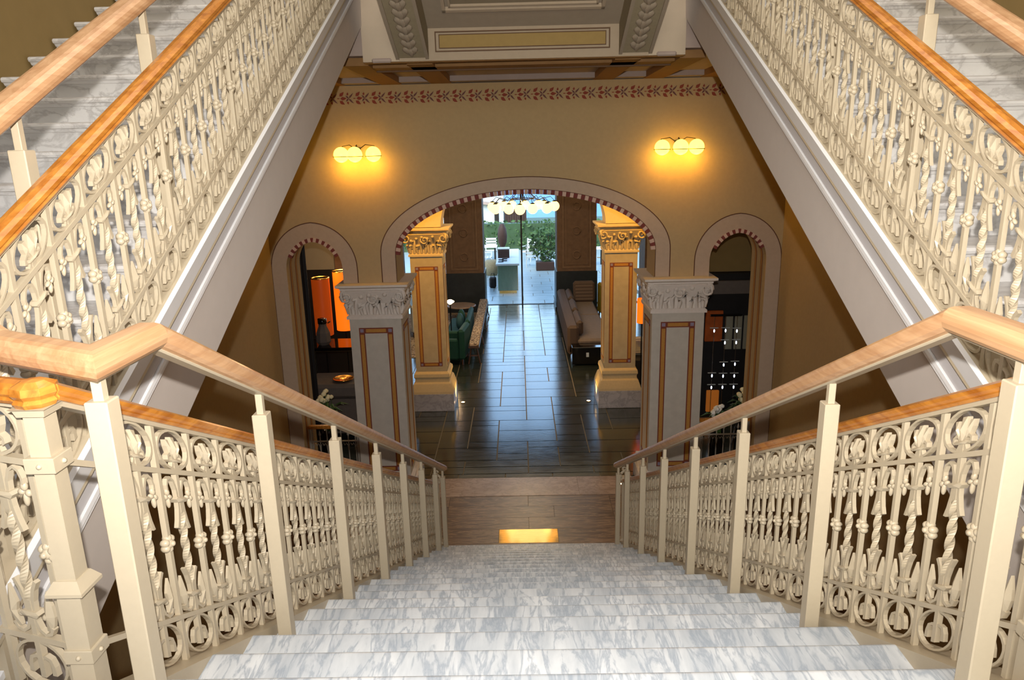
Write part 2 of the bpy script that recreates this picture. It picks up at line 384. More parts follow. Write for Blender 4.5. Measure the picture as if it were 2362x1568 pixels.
for s in (-1, 1):
    ribbon(small_curve(s, 0), small_curve(s, .185), WF, 'arch_band', 'arch_band', wall)
    ribbon(small_curve(s, .185), small_curve(s, .196), WF, 'line_paint', 'painted_line', wall, .006)
    X = s*(SC+SW)              # two painted stripes on the outer reveal, following the arch
    for y0 in (.13, .36):
        m = MB(); pts = small_curve(s, -.003)[:17]
        for (a, b), (c, d) in zip(pts, pts[1:]):
            m.hexa([(a, WF+y0, b), (c, WF+y0, d), (c, WF+y0+.075, d), (a, WF+y0+.075, b), (a+s*.002, WF+y0, b+.002), (c+s*.002, WF+y0, d+.002), (c+s*.002, WF+y0+.075, d+.002), (a+s*.002, WF+y0+.075, b+.002)])
        m.build('reveal_stripe', 'stripe_rust', wall)
        m = MB()
        for (a, b), (c, d) in zip(pts, pts[1:]):
            m.hexa([(a-s*.002, WF+y0+.02, b-.002), (c-s*.002, WF+y0+.02, d-.002), (c-s*.002, WF+y0+.055, d-.002), (a-s*.002, WF+y0+.055, b-.002), (a, WF+y0+.02, b), (c, WF+y0+.02, d), (c, WF+y0+.055, d), (a, WF+y0+.055, b)])
        m.build('reveal_stripe', 'stripe_ochre', wall)
# voussoir blocks in two colours along the arch edges
def voussoirs(pts, depth):
    for i in range(len(pts)-1):
        (a, b), (c, d) = pts[i], pts[i+1]; l = math.hypot(c-a, d-b); nx, nz = (d-b)/l, -(c-a)/l
        # step 80% of the way inwards
        q = [(a+(c-a)*.04, b+(d-b)*.04), (a+(c-a)*.96, b+(d-b)*.96)]; pr = .014 if i % 2 else .008
        m = MB().hexa([(q[0][0]+nx*depth, WF-pr, q[0][1]+nz*depth), (q[1][0]+nx*depth, WF-pr, q[1][1]+nz*depth), (q[1][0]+nx*depth, WF+.05, q[1][1]+nz*depth), (q[0][0]+nx*depth, WF+.05, q[0][1]+nz*depth),
                       (q[0][0], WF-pr, q[0][1]), (q[1][0], WF-pr, q[1][1]), (q[1][0], WF+.05, q[1][1]), (q[0][0], WF+.05, q[0][1])])
        m.build('voussoir', 'dentil_light' if i % 2 else 'dentil_dark', wall)
def resample(pts, n):
    L = [0]
    for (a, b), (c, d) in zip(pts, pts[1:]): L.append(L[-1]+math.hypot(c-a, d-b))
    out = []; j = 0
    for i in range(n+1):
        t = L[-1]*i/n
        while j < len(L)-2 and L[j+1] < t: j += 1
        u = (t-L[j])/((L[j+1]-L[j]) or 1); out.append((pts[j][0]+u*(pts[j+1][0]-pts[j][0]), pts[j][1]+u*(pts[j+1][1]-pts[j][1])))
    return out
voussoirs(resample(main_curve(0)[1:-1], 82), .055)
for s in (-1, 1):
    c = [p for p in small_curve(s, 0) if p[1] > Z(-1.29)]
    c.sort(key=lambda p: p[0]); voussoirs(resample(c, 21), .05)
# stencilled frieze
m = MB()
def leafp(m, u, v, l, wd, a):
    pts = [(0, 0), (.35, .5), (.6, .35), (1, .12), (.85, -.1), (.6, -.4), (.3, -.45)]
    ca, sa = math.cos(a), math.sin(a); P = [(u+l*p*ca-wd*q*sa, v+l*p*sa+wd*q*ca) for p, q in pts]; n = len(P)
    m.add([(x, -.003, z) for x, z in P]+[(x, 0, z) for x, z in P], [tuple(range(n))]+[(i, n+i, n+(i+1) % n, (i+1) % n) for i in range(n)])
for a in (.85, 0, -.85): leafp(m, -.085+.03*math.cos(a), .034*math.sin(a), .075, .042, a*.8)
leafp(m, -.098, 0, .04, .012, 0)
mc = MB()
for a, l in ((.8, .085), (-.8, .085), (.8+PI, .05), (PI-.8, .05)): leafp(mc, .045, 0, l, .022, a)
for a in (1.3, -1.3): leafp(m, .03, .034*(1 if a > 0 else -1), .036, .026, a)
orn = m.mesh('frieze_leaf', 'rust_paint'); crs = mc.mesh('frieze_cross', 'frieze_grey')
for i in range(33): o = inst('frieze_leaf', orn, wall, (-3.12+i*.195, -.001, Z(.645))); inst('frieze_cross', crs, o)
# side walls, ceilings, upper hall
for s in (-1, 1):
    X = sorted((s*3.27, s*3.6)); sw = thing('wall_'+SIDE[s], 'plain plaster wall on the %s of the stair hall, olive brown above the flight' % SIDE[s], None, (s*3.27, 3, 0), kind='structure')
    MB().box(X[0], X[1], -3.2, 9.72, 0, Z(6)).build('upper_plaster', 'wall_upper', sw)
    kk = lambda y: Z(-2.42)+.51*y
    m = MB(); X = sorted((s*3.255, s*3.275))
    for y0_, y1_, z0_, z1_ in ((-3, 1.3, Z(-1.7), Z(-1.7)), (1.3, 7, kk(1.3), kk(7)), (7, 9.14, Z(.86), Z(.86))): m.hexa([(X[0], y0_, 0), (X[1], y0_, 0), (X[1], y1_, 0), (X[0], y1_, 0), (X[0], y0_, z0_), (X[1], y0_, z0_), (X[1], y1_, z1_), (X[0], y1_, z1_)])
    m.build('lower_plaster', 'wall', sw)
m = MB()
for x0, x1, z0, z1 in ((-3.6, -1.6, 0, Z(6)), (1.6, 3.6, 0, Z(6)), (-1.6, 1.6, 0, Z(.3)), (-1.6, 1.6, Z(2.7), Z(6))): m.box(x0, x1, -3.3, -3.0, z0, z1)
m.build('wall_back', 'wall', kind='structure', label='plaster wall with a tall window behind the landing')
wn = thing('window_1', 'tall landing window with mullions', None, (0, -3.1, Z(.3)), kind='structure')  # window added out of view so sky light fills the hall
for x in (-1.59, -.56, .5, 1.52): MB().box(x, x+.07, -3.15, -3.05, Z(.3), Z(2.7)).build('mullion', 'white_paint', wn)
MB().box(-1.6, 1.6, -3.11, -3.1, Z(.3), Z(2.7)).build('pane', 'glass', wn)
MB().box(-3.6, 3.6, -3.3, 12.2, Z(6), Z(6.2)).build('ceiling', 'ceil_light', kind='structure', label='pale ceiling above the stair hall')
MB().box(-3.6, 3.6, 12, 12.2, Z(1.73), Z(6)).build('wall_upper_back', 'wall', kind='structure', label='back wall of the upper floor hall')
# upper floor slab with a coffered soffit over the arcade
up_ = thing('floor_upper', 'upper floor slab with a painted beamed soffit above the arcade wall', None, (0, 8, Z(.79)), kind='structure')
MB().box(-3.27, 3.27, 7.0, 12.1, Z(.86), Z(1.73)).build('slab', 'soffit_panel', up_)
for xc in (-2.25, -1.57, -.97, .97, 1.57, 2.25): MB().box(xc-.12, xc+.12, 7.14, 9.14, Z(.79), Z(.86)).build('soffit_beam', 'soffit_beam', up_)
MB().box(-1.46, 1.46, 7.0, 7.10, Z(.795), Z(.86)).build('soffit_beam', 'soffit_beam', up_)
MB().box(-1.46, 1.46, 7.36, 7.60, Z(.79), Z(.86)).build('soffit_beam', 'soffit_beam', up_)
MB().box(-1.46, 1.46, 7.60, 7.63, Z(.775), Z(.86)).build('soffit_fillet', 'ceil_line', up_)
MB().box(-3.27, 3.27, 8.95, 9.14, Z(.80), Z(.86)).build('soffit_edge', 'soffit_panel', up_)
for s in (-1, 1):
    X = sorted((s*1.13, s*1.46)); MB().box(X[0], X[1], 6.96, 7.0, Z(.80), Z(1.73)).build('fascia_panel', 'upper_side_wall', up_)
    X = sorted((s*1.2, s*1.38)); MB().bbox(X[0], X[1], 6.94, 6.97, Z(.79), Z(.83), .012).build('fascia_knob', 'soffit_panel', up_)
MB().box(-1.13, 1.13, 6.97, 7.0, Z(.80), Z(1.1)).build('fascia_panel', 'ceil_light', up_)
def frame(m, x0, x1, z0, z1, t, y0, y1):
    m.box(x0, x1, y0, y1, z0, z0+t); m.box(x0, x1, y0, y1, z1-t, z1); m.box(x0, x0+t, y0, y1, z0+t, z1-t); m.box(x1-t, x1, y0, y1, z0+t, z1-t)
MB().box(-.76, .74, 6.962, 6.97, Z(.905), Z(1.015)).build('ochre_panel', 'ceil_ochre', up_)
m = MB(); frame(m, -.80, .78, Z(.872), Z(1.045), .010, 6.955, 6.97); frame(m, -.765, .745, Z(.90), Z(1.02), .007, 6.955, 6.97); m.build('panel_moulding', 'ceil_line', up_)
# soffit of the flight that climbs overhead towards the viewer
uf = thing('stair_flight_overhead', 'painted panelled underside of the flight climbing overhead', 'stair flight', (0, 7, Z(1.06)))
SL = .45
def sof(x0, x1, y0, y1, dz0, dz1):           # slab piece following the slope (y measured from the foot, towards the viewer)
    f = lambda y: Z(1.06)+SL*(7-y)
    return [(x0, y1, f(y1)+dz0), (x1, y1, f(y1)+dz0), (x1, y0, f(y0)+dz0), (x0, y0, f(y0)+dz0), (x0, y1, f(y1)+dz1), (x1, y1, f(y1)+dz1), (x1, y0, f(y0)+dz1), (x0, y0, f(y0)+dz1)]
MB().hexa(sof(-1.16, 1.16, 6.99, 4.0, 0, .25)).build('soffit_slab', 'ceil_panel', uf)
for s in (-1, 1):
    a, b = sorted((s*.86, s*1.16)); MB().hexa(sof(a, b, 6.96, 4.0, -.25, .0)).build('border_beam', 'garland', uf)
    for q in (s*.875, s*1.145): MB().hexa(sof(q-.015, q+.015, 6.96, 4.0, -.265, -.245)).build('border_moulding', 'ceil_panel', uf)
    lm = MB()
    for dx_, dy_, l_ in ((-.034, 0, .062), (.034, 0, .062), (0, .03, .075)):
        lm.loft([[(dx_*(1-.5*q)+r_*math.cos(t_), dy_-l_+2*l_*q, r_*.6*math.sin(t_)) for t_ in [2*PI*i_/8 for i_ in range(8)]] for q, r_ in ((0, .002), (.2, .018), (.45, .022), (.75, .012), (1, .002))], True, False, True)
    me = lm.mesh('garland_leaf', 'ceil_panel')
    for i in range(14):
        yy_ = 6.85-.1*i; inst('garland_leaf', me, uf, (s*1.01, yy_-7, SL*(7-yy_)-.255), (math.atan(-SL), 0, 0), (1.4, 1, 1))
m = MB()
for i_, t in ((0, .03), (.06, .018)):
    x = .70-i_; y0 = 6.72-i_; m.hexa(sof(-x, x, y0, y0-t, -.03, 0)); 
    for s in (-1, 1): a, b = sorted((s*x, s*(x-t))); m.hexa(sof(a, b, y0, 4.2, -.03, 0))
m.build('panel_moulding', 'ceil_light', uf)
MB().hexa(sof(-.62, .62, 6.64, 4.2, -.012, 0)).build('panel_field', 'ceil_field', uf)
for x in (-.42, -.1, .1, .42):
    m = MB(); m.tube([(x+.06*math.cos(t)*(1-.06*t), 6.28+.06*math.sin(t)*(1-.06*t), Z(1.06)+SL*(7-6.28-.06*math.sin(t))-.015) for t in [i*.5 for i in range(14)]], .008, 6); m.build('scroll_ornament', 'ceil_line', uf)

# ================================================================== STAIRS
RISE, RUN = 3.33/21, .3
NY = lambda k: 1.6+RUN*k
NZ = lambda k: Z(-1.33)-RISE*k
SLC = -RISE/RUN
ld = thing('floor_landing', 'pale marble half landing at the head of the stair', None, (0, 0, Z(-1.33)), kind='structure')
for x0, x1 in ((-1.05, -.35), (-.35, .4), (.4, 1.05)): MB().box(x0+.001, x1-.001, -3.0, 1.285, Z(-1.37), Z(-1.33)).build('marble_slab', 'marble_step', ld)
for s in (-1, 1): X = sorted((s*1.05, s*3.27)); MB().box(X[0], X[1], -3.0, 1.37, Z(-1.37), Z(-1.33)).build('marble_slab', 'marble_side', ld)
MB().box(-3.27, 3.27, -3.0, 1.35, Z(-1.7), Z(-1.372)).build('slab', 'stringer', ld)
MB().box(-1.17, 1.17, 1.35, 1.56, Z(-1.62), Z(-1.372)).build('slab', 'stringer', ld)
# central flight
st = thing('staircase', 'central grey marble flight descending to the lobby', 'staircase', (0, 7.6, 0))
step = MB()
nose = [(-.31, -.046)]+[(-.008+.024*math.cos(a_), -.023+.023*math.sin(a_)) for a_ in [-PI/2+PI*i_/12 for i_ in range(13)]]+[(-.31, 0)]
step.loft([[(x, u, v) for u, v in nose] for x in (-1.05, 1.05)], True, True, True)
step.box(-1.05, 1.05, -.03, -.012, -RISE-.0, -.046)
sme = step.mesh('step', 'marble_step')
for k in range(0, 21):
    o = inst('step', sme, st, (0, NY(k)-7.6, NZ(k)))
KZ = lambda y: Z(-.493)-.525*y
m = MB()
for s in (-1, 1):
    X = sorted((s*1.05, s*1.165)); y0, y1 = 1.36, 7.75
    m = MB().hexa([(X[0], y0, KZ(y0)-.33), (X[1], y0, KZ(y0)-.33), (X[1], y1, max(0.0, KZ(y1)-.5)), (X[0], y1, max(0.0, KZ(y1)-.5)), (X[0], y0, KZ(y0)), (X[1], y0, KZ(y0)), (X[1], y1, KZ(y1)), (X[0], y1, KZ(y1))])
    m.build('kerb', 'iron', st)
MB().hexa([(-1.1, 1.5, Z(-1.7)), (1.1, 1.5, Z(-1.7)), (1.1, 7.55, 0.0), (-1.1, 7.55, 0.0), (-1.1, 1.5, Z(-1.5)), (1.1, 1.5, Z(-1.5)), (1.1, 7.55, .02), (-1.1, 7.55, .02)]).build('flight_slab', 'stringer', st)
# side flights
SS = .51; KS = lambda y: Z(-1.84)+SS*y
for s in (-1, 1):
    sf = thing('staircase', '%s marble flight rising from the landing beside the ochre wall' % SIDE[s], 'staircase', (s*2.35, 1.37, Z(-1.33)), group='side flights of the stair')
    nz = [(.34, 0), (.02, 0), (.004, -.006), (-.002, -.018), (.004, -.030), (.02, -.036), (.028, -.05), (.04, -.052), (.34, -.052)]
    m = MB(); xa, xb = 1.44-2.35, 3.253-2.35
    if s < 0: xa, xb = -xb, -xa
    m.loft([[(x, u, v) for u, v in nz] for x in (xa, xb)], True, True, False); m.box(xa, xb, .04, .06, -.153, -.05)
    sme = m.mesh('step', 'marble_side')
    for j in range(20): inst('step', sme, sf, (0, .008+.3*j, .153*(j+1)))
    # moulded stringer: (inner x, drop from top)
    prof = [(1.365, .0), (1.372, -.03), (1.384, -.085), (1.408, -.09), (1.414, -.19), (1.406, -.195), (1.406, -.215), (1.416, -.219), (1.416, -.24), (1.428, -.246), (1.440, -.275), (1.452, -.60), (1.56, -.60), (1.56, .0)]
    y0, y1 = 1.3, 7.0
    def piece(idx, mat, nm):
        P = [prof[i] for i in idx]
        xo = 1.386 if 0 in idx else 1.56; P = P+[(xo, P[-1][1]), (xo, P[0][1])]
        m = MB().loft([[(s*x, y, KS(y)+v) for x, v in P] for y in (y0, y1)], True, True, False); m.build(nm, mat, sf)
    piece((0, 1, 2), 'stringer_white', 'stringer_moulding'); piece((3, 4), 'stringer_grey', 'stringer_moulding'); piece((5, 6, 7, 8), 'stringer_white', 'stringer_moulding'); piece((9, 10, 11), 'stringer', 'stringer')
    X = sorted((s*1.56, s*3.253)); m = MB().hexa([(X[0], y0, KS(y0)-.60), (X[1], y0, KS(y0)-.60), (X[1], y1, KS(y1)-.60), (X[0], y1, KS(y1)-.60), (X[0], y0, KS(y0)-.36), (X[1], y0, KS(y0)-.36), (X[1], y1, KS(y1)-.36), (X[0], y1, KS(y1)-.36)]); m.build('flight_slab', 'stringer', sf)
    X = sorted((s*1.385, s*1.55)); m = MB().hexa([(X[0], y0, KS(y0)-.1), (X[1], y0, KS(y0)-.1), (X[1], y1, KS(y1)-.1), (X[0], y1, KS(y1)-.1), (X[0], y0, KS(y0)-.035), (X[1], y0, KS(y0)-.035), (X[1], y1, KS(y1)-.035), (X[0], y1, KS(y1)-.035)]); m.build('kerb', 'iron', sf)

# ================================================================== IRON BALUSTRADES
P = .191; VB, VM, VT = .147, .618, .758; V_TOP = VT
def iron_meshes(sh, vs):
    D = {}
    def fin(m):
        m.v = [(x, y, z*vs) for x, y, z in m.v]; return m
    m = MB().box(-.008, .008, -.008, .008, 0, V_TOP); D['straight_baluster'] = fin(m).mesh('straight_baluster', 'iron')
    m = MB(); m.ball((0, 0, 0), .017, 14, 8)
    for i in range(6): a = PI/6+i*PI/3; m.ball((0, .017*math.cos(a), .017*math.sin(a)), .0115, 10, 7, None, (1.25, 1, 1))
    for x in (-.015, .015): m.ball((x, 0, 0), .008, 8, 6)
    D['rosette'] = m.mesh('rosette', 'iron')
    m = MB(); m.box(-.0075, .0075, -.0075, .0075, .10, .25); m.box(-.0075, .0075, -.0075, .0075, .49, .652)
    R = []; n = 26
    for i in range(n+1):
        a = PI/4+2.5*PI*i/n; r = .0125 if 0 < i < n else .0106; R.append([(r*math.cos(a+k*PI/2), r*math.sin(a+k*PI/2), .25+.24*i/n) for k in range(4)])
    m.loft(R, True, False, False)
    for v in (.530, .215): m.plate([(-.031, v), (-.022, v-.010), (.022, v-.007), (.031, v), (.022, v+.007), (-.022, v+.007)], -.011, .011, .005)
    D['twisted_baluster'] = fin(m).shear(sh).mesh('twisted_baluster', 'iron')
    m = MB(); el = lambda a, b, v: [(a*math.cos(2*PI*i/22), v+b*math.sin(2*PI*i/22)) for i in range(22)]
    m.strip(el(.080, .061, .688), .008, .014, True); D['ring'] = fin(m).shear(sh).mesh('ring', 'iron')
    m = MB(); m.strip(el(.080, .064, .073), .008, .014, True); D['lower_ring'] = fin(m).shear(sh).mesh('ring', 'iron')
    # fleur-de-lis in the upper ring
    m = MB(); m.plate([(0, .650), (.010, .672), (.014, .690), (.009, .728), (-.009, .728), (-.014, .690), (-.010, .672)], -.007, .007, .010)
    h = MB(); h.plate([(.011, .660), (.026, .678), (.034, .698), (.036, .718), (.023, .718), (.023, .698), (.014, .678)], -.007, .007, .006)
    h.strip([(.006, .656), (.014, .670), (.025, .675), (.034, .668), (.035, .657), (.028, .653)], .008, .016)
    h.strip([(.007, .654), (.013, .640), (.019, .628)], .008, .013)
    h.mirror_y(); m.add(h.v, h.f); m.plate([(-.027, .654), (-.02, .649), (.02, .649), (.027, .654), (.02, .659), (-.02, .659)], -.011, .011, .004)
    D['fleur_de_lis'] = fin(m).shear(sh).mesh('fleur_de_lis', 'iron')
    # drooping scrolls with leaves under the middle rail
    h = MB(); h.strip([(.031, .436), (.022, .462), (.0145, .497), (.012, .530), (.015, .562), (.026, .590), (.041, .600), (.055, .592), (.062, .573), (.061, .558)], [.011, .010, .009, .009, .009, .009, .008, .008, .007, .006], .013)
    h.ball((0, .059, .552), .009, 8, 6, None, (.9, 1, 1.3)); h.ball((0, .049, .538), .010, 8, 6, None, (.8, 1, .8)); h.ball((0, .069, .536), .009, 8, 6, None, (.8, 1, 1.0)); h.ball((0, .059, .520), .009, 8, 6, None, (.8, .8, 2.0))
    D['scroll_pair'] = fin(h.mirror_y()).shear(sh).mesh('scroll_pair', 'iron')
    # leaf spray standing on the lower rail
    h = MB(); h.strip([(.009, .212), (.012, .248), (.021, .280), (.034, .304)], .010, .013)
    h.strip([(.008, .215), (.010, .193), (.019, .170), (.036, .159), (.053, .165), (.062, .182)], .009, .013)
    h.plate([(.040, .172), (.054, .168), (.066, .188), (.073, .214), (.070, .244), (.060, .282), (.050, .256), (.043, .234), (.049, .212), (.046, .192)], -.004, .004, .009)
    h.ball((0, .038, .205), .010, 8, 6, None, (.7, 1, .8))
    D['leaf_spray'] = fin(h.mirror_y()).shear(sh).mesh('leaf_spray', 'iron')
    # three-pronged drop inside the lower ring
    h = MB(); h.strip([(0, .088), (.016, .092), (.030, .086), (.036, .068), (.037, .044)], [.010, .010, .011, .012, .015], .013); h.mirror_y(); h.box(-.008, .008, -.008, .008, .034, .14)
    D['pronged_drop'] = fin(h).shear(sh).mesh('pronged_drop', 'iron')
    return D
WOODP = [(.026, 0), (.030, .008), (.026, .014), (.031, .022), (.030, .034), (.018, .043), (0, .046), (-.018, .043), (-.030, .034), (-.031, .022), (-.026, .014), (-.030, .008), (-.026, 0)]
IRON = {}
def balustrade(label, loc, rz, sl, L, group, start=.0, n=None, vs=1.0):
    t = thing('balustrade', label, 'balustrade', loc, rz, group)
    if sl not in IRON: IRON[sl] = iron_meshes(sl, vs)
    D = IRON[sl]; V_BOT, V_MID, V_TOP = VB*vs, VM*vs, VT*vs
    def bar(nm, v0, v1, hx, mat, prof=None):
        m = MB()
        if prof: m.loft([[(a, y, b+v0+sl*y) for a, b in prof] for y in (0, L)], True, True, False)
        else: m.hexa([(-hx, 0, v0), (hx, 0, v0), (hx, L, v0+sl*L), (-hx, L, v0+sl*L), (-hx, 0, v1), (hx, 0, v1), (hx, L, v1+sl*L), (-hx, L, v1+sl*L)])
        inst(nm, m.mesh(nm, mat), t)
    bar('lower_rail', V_BOT-.008, V_BOT+.008, .010, 'iron'); bar('middle_rail', V_MID-.008, V_MID+.008, .010, 'iron'); bar('top_bar', V_TOP-.008, V_TOP+.004, .017, 'iron')
    r = bar('wood_handrail', V_TOP+.004, 0, 0, 'wood_orange', WOODP)
    n = n or int((L-start)/P)
    for i in range(n+1):
        y = start+i*P
        if y > L: break
        o = inst('straight_baluster', D['straight_baluster'], t, (0, y, sl*y)); inst('rosette', D['rosette'], o, (0, 0, .39*vs))
        y += P/2
        if y+P/2 > L+.02: break
        o = inst('twisted_baluster', D['twisted_baluster'], t, (0, y, sl*y))
        for nm in ('ring', 'lower_ring', 'fleur_de_lis', 'scroll_pair', 'leaf_spray', 'pronged_drop'): inst(nm.replace('lower_', ''), D[nm], o)
    return t
BX, SX = 1.105, 1.43
for s in (-1, 1):
    balustrade('cream wrought-iron balustrade with wood rail on the %s of the central flight' % SIDE[s], (s*BX, 1.465, KZ(1.465)), 0, -.525, 6.25, 'balustrades of the central flight', .19 if s < 0 else .05)
    balustrade('cream wrought-iron balustrade with wood rail climbing the %s side flight' % SIDE[s], (s*SX, 1.62, KS(1.62)-.04), 0, SS, 5.35, 'balustrades of the side flights', .07, None, .94)
    dx, dy = -s*0, 0
    ang = math.atan2(-s*.32, .10); ln = math.hypot(.32, .10)
    balustrade('short cream ironwork panel on the landing joining the %s balustrades' % SIDE[s], (s*1.12, 1.455, Z(-1.33)+.068), ang, 0.0, ln, 'landing balustrade panels', .055, 1)
    # newels
    for q, (x, y, zb, zt) in enumerate(((s*1.12, 1.455, Z(-1.33), Z(-1.33)+.825), (s*1.42, 1.57, Z(-1.33), Z(-1.33)+1.06))):
        nw = thing('newel_post', ('square cream newel with bolted collars at the %s corner of the central flight' if q == 0 else 'square cream newel at the foot of the %s side balustrade') % SIDE[s], 'newel post', (x, y, zb), group='cast newel posts')
        H = zt-zb; MB().sq([(.027, 0), (.027, H*.48), (.023, H*.48), (.022, H)], (x, y, zb)).build('shaft', 'iron', nw)
        MB().sq([(.027, H*.45), (.042, H*.455), (.042, H*.465), (.027, H*.495)], (x, y, zb)).build('collar', 'iron', nw)
        for h in (.255, .84):
            c = MB().sq([(.032, H*h-.018), (.033, H*h-.016), (.033, H*h+.016), (.032, H*h+.018)], (x, y, zb)).build('bolted_collar', 'iron', nw)
            for bx, by in ((0, -.034), (-s*.034, 0), (s*.034, 0)): MB().ball((x+bx, y+by, zb+H*h), .006, 8, 5).build('bolt', 'iron', c)
        MB().sq([(.03, H-.02), (.034, H-.005), (.04, H)], (x, y, zb)).build('cap', 'iron', nw)
        MB().lathe([(.040, H), (.046, H+.010), (.040, H+.018), (.047, H+.028), (.045, H+.044), (.024, H+.054), (.001, H+.056)], (x, y, zb), 8, False).build('wood_cap', 'wood_orange', nw)

for s in (-1, 1):
    x, y = s*BX, 7.76; H = KZ(7.72)+.80
    nw = thing('newel_post', 'square cream newel with scroll finial at the %s foot of the central flight' % SIDE[s], 'newel post', (x, y, 0), group='newels at the stair foot')
    MB().sq([(.045, 0), (.045, .12), (.03, .14), (.03, H)], (x, y, 0)).build('shaft', 'iron', nw); MB().sq([(.03, H-.03), (.045, H-.01), (.045, H+.01), (.03, H+.02)], (x, y, 0)).build('cap', 'iron', nw)
    m = MB()
    for d in (-1, 1): m.tube([(x+d*(.05-.045*q)*math.cos(4.2*q*PI/2-.6)*1.0, y, H+.02+.05*q*3+.02*math.sin(4.2*q)) for q in [i/12 for i in range(13)]], [.016-.008*i/12 for i in range(13)], 6)
    m.ball((x, y, H+.19), .022, 10, 8); m.build('finial', 'iron', nw)
# ================================================================== WOOD GRAB RAILS ON POSTS
RP = rrect(.092, .066, .028)
GZ = lambda y: Z(-.327)-.525*(y-1.486)+.03
GS = lambda y: Z(-.945)+SS*y
for s in (-1, 1):
    g = thing('grab_rail', 'pale oak grab rail on square cream posts inside the %s balustrade of the central flight' % SIDE[s], 'handrail', (s*1.0, 1.486, Z(-1.33)), group='raised oak grab rails')
    zc = Z(-.425)
    path = [(s*1.0, 7.62, GZ(7.62)), (s*1.0, 1.725, zc), (s*1.005, 1.49, zc), (s*1.30, 1.615, zc+.01), (s*1.52, 1.70, zc+.10), (s*1.53, 1.93, GS(1.93)), (s*1.53, 6.95, GS(6.95))]
    MB().sweep(RP, path).build('oak_rail', 'wood_rail', g)
    MB().sweep(rrect(.04, .012, .004, 1), [(x, y, z-.034) for x, y, z in path]).build('steel_strip', 'iron', g)
    for k in range(8):
        y = 1.486+.9*k if k < 7 else 7.53
        zb = Z(-1.33) if k == 0 else NZ(3*k if k < 7 else 20)
        top = (Z(-.508) if k == 0 else Z(-.405)-.5258*(y-1.486)); zr = (zc if k == 0 else GZ(y))-.032
        o = MB().bbox(s*1.0-.026, s*1.0+.026, y-.026, y+.026, zb, top, .003).build('post', 'iron', g)
        MB().bbox(s*1.0-.012, s*1.0+.012, y-.012, y+.012, top-.01, zr, .002).build('stub', 'iron', o)
    for k in range(6):
        y = 2.17+.86*k; j = int((y-1.378)/.3); zb = Z(-1.33)+.153*(j+1); top = GS(y)-.13
        o = MB().bbox(s*1.53-.026, s*1.53+.026, y-.026, y+.026, zb, top, .003).build('post', 'iron', g)
        MB().bbox(s*1.53-.012, s*1.53+.012, y-.012, y+.012, top-.01, GS(y)-.03, .002).build('stub', 'iron', o)

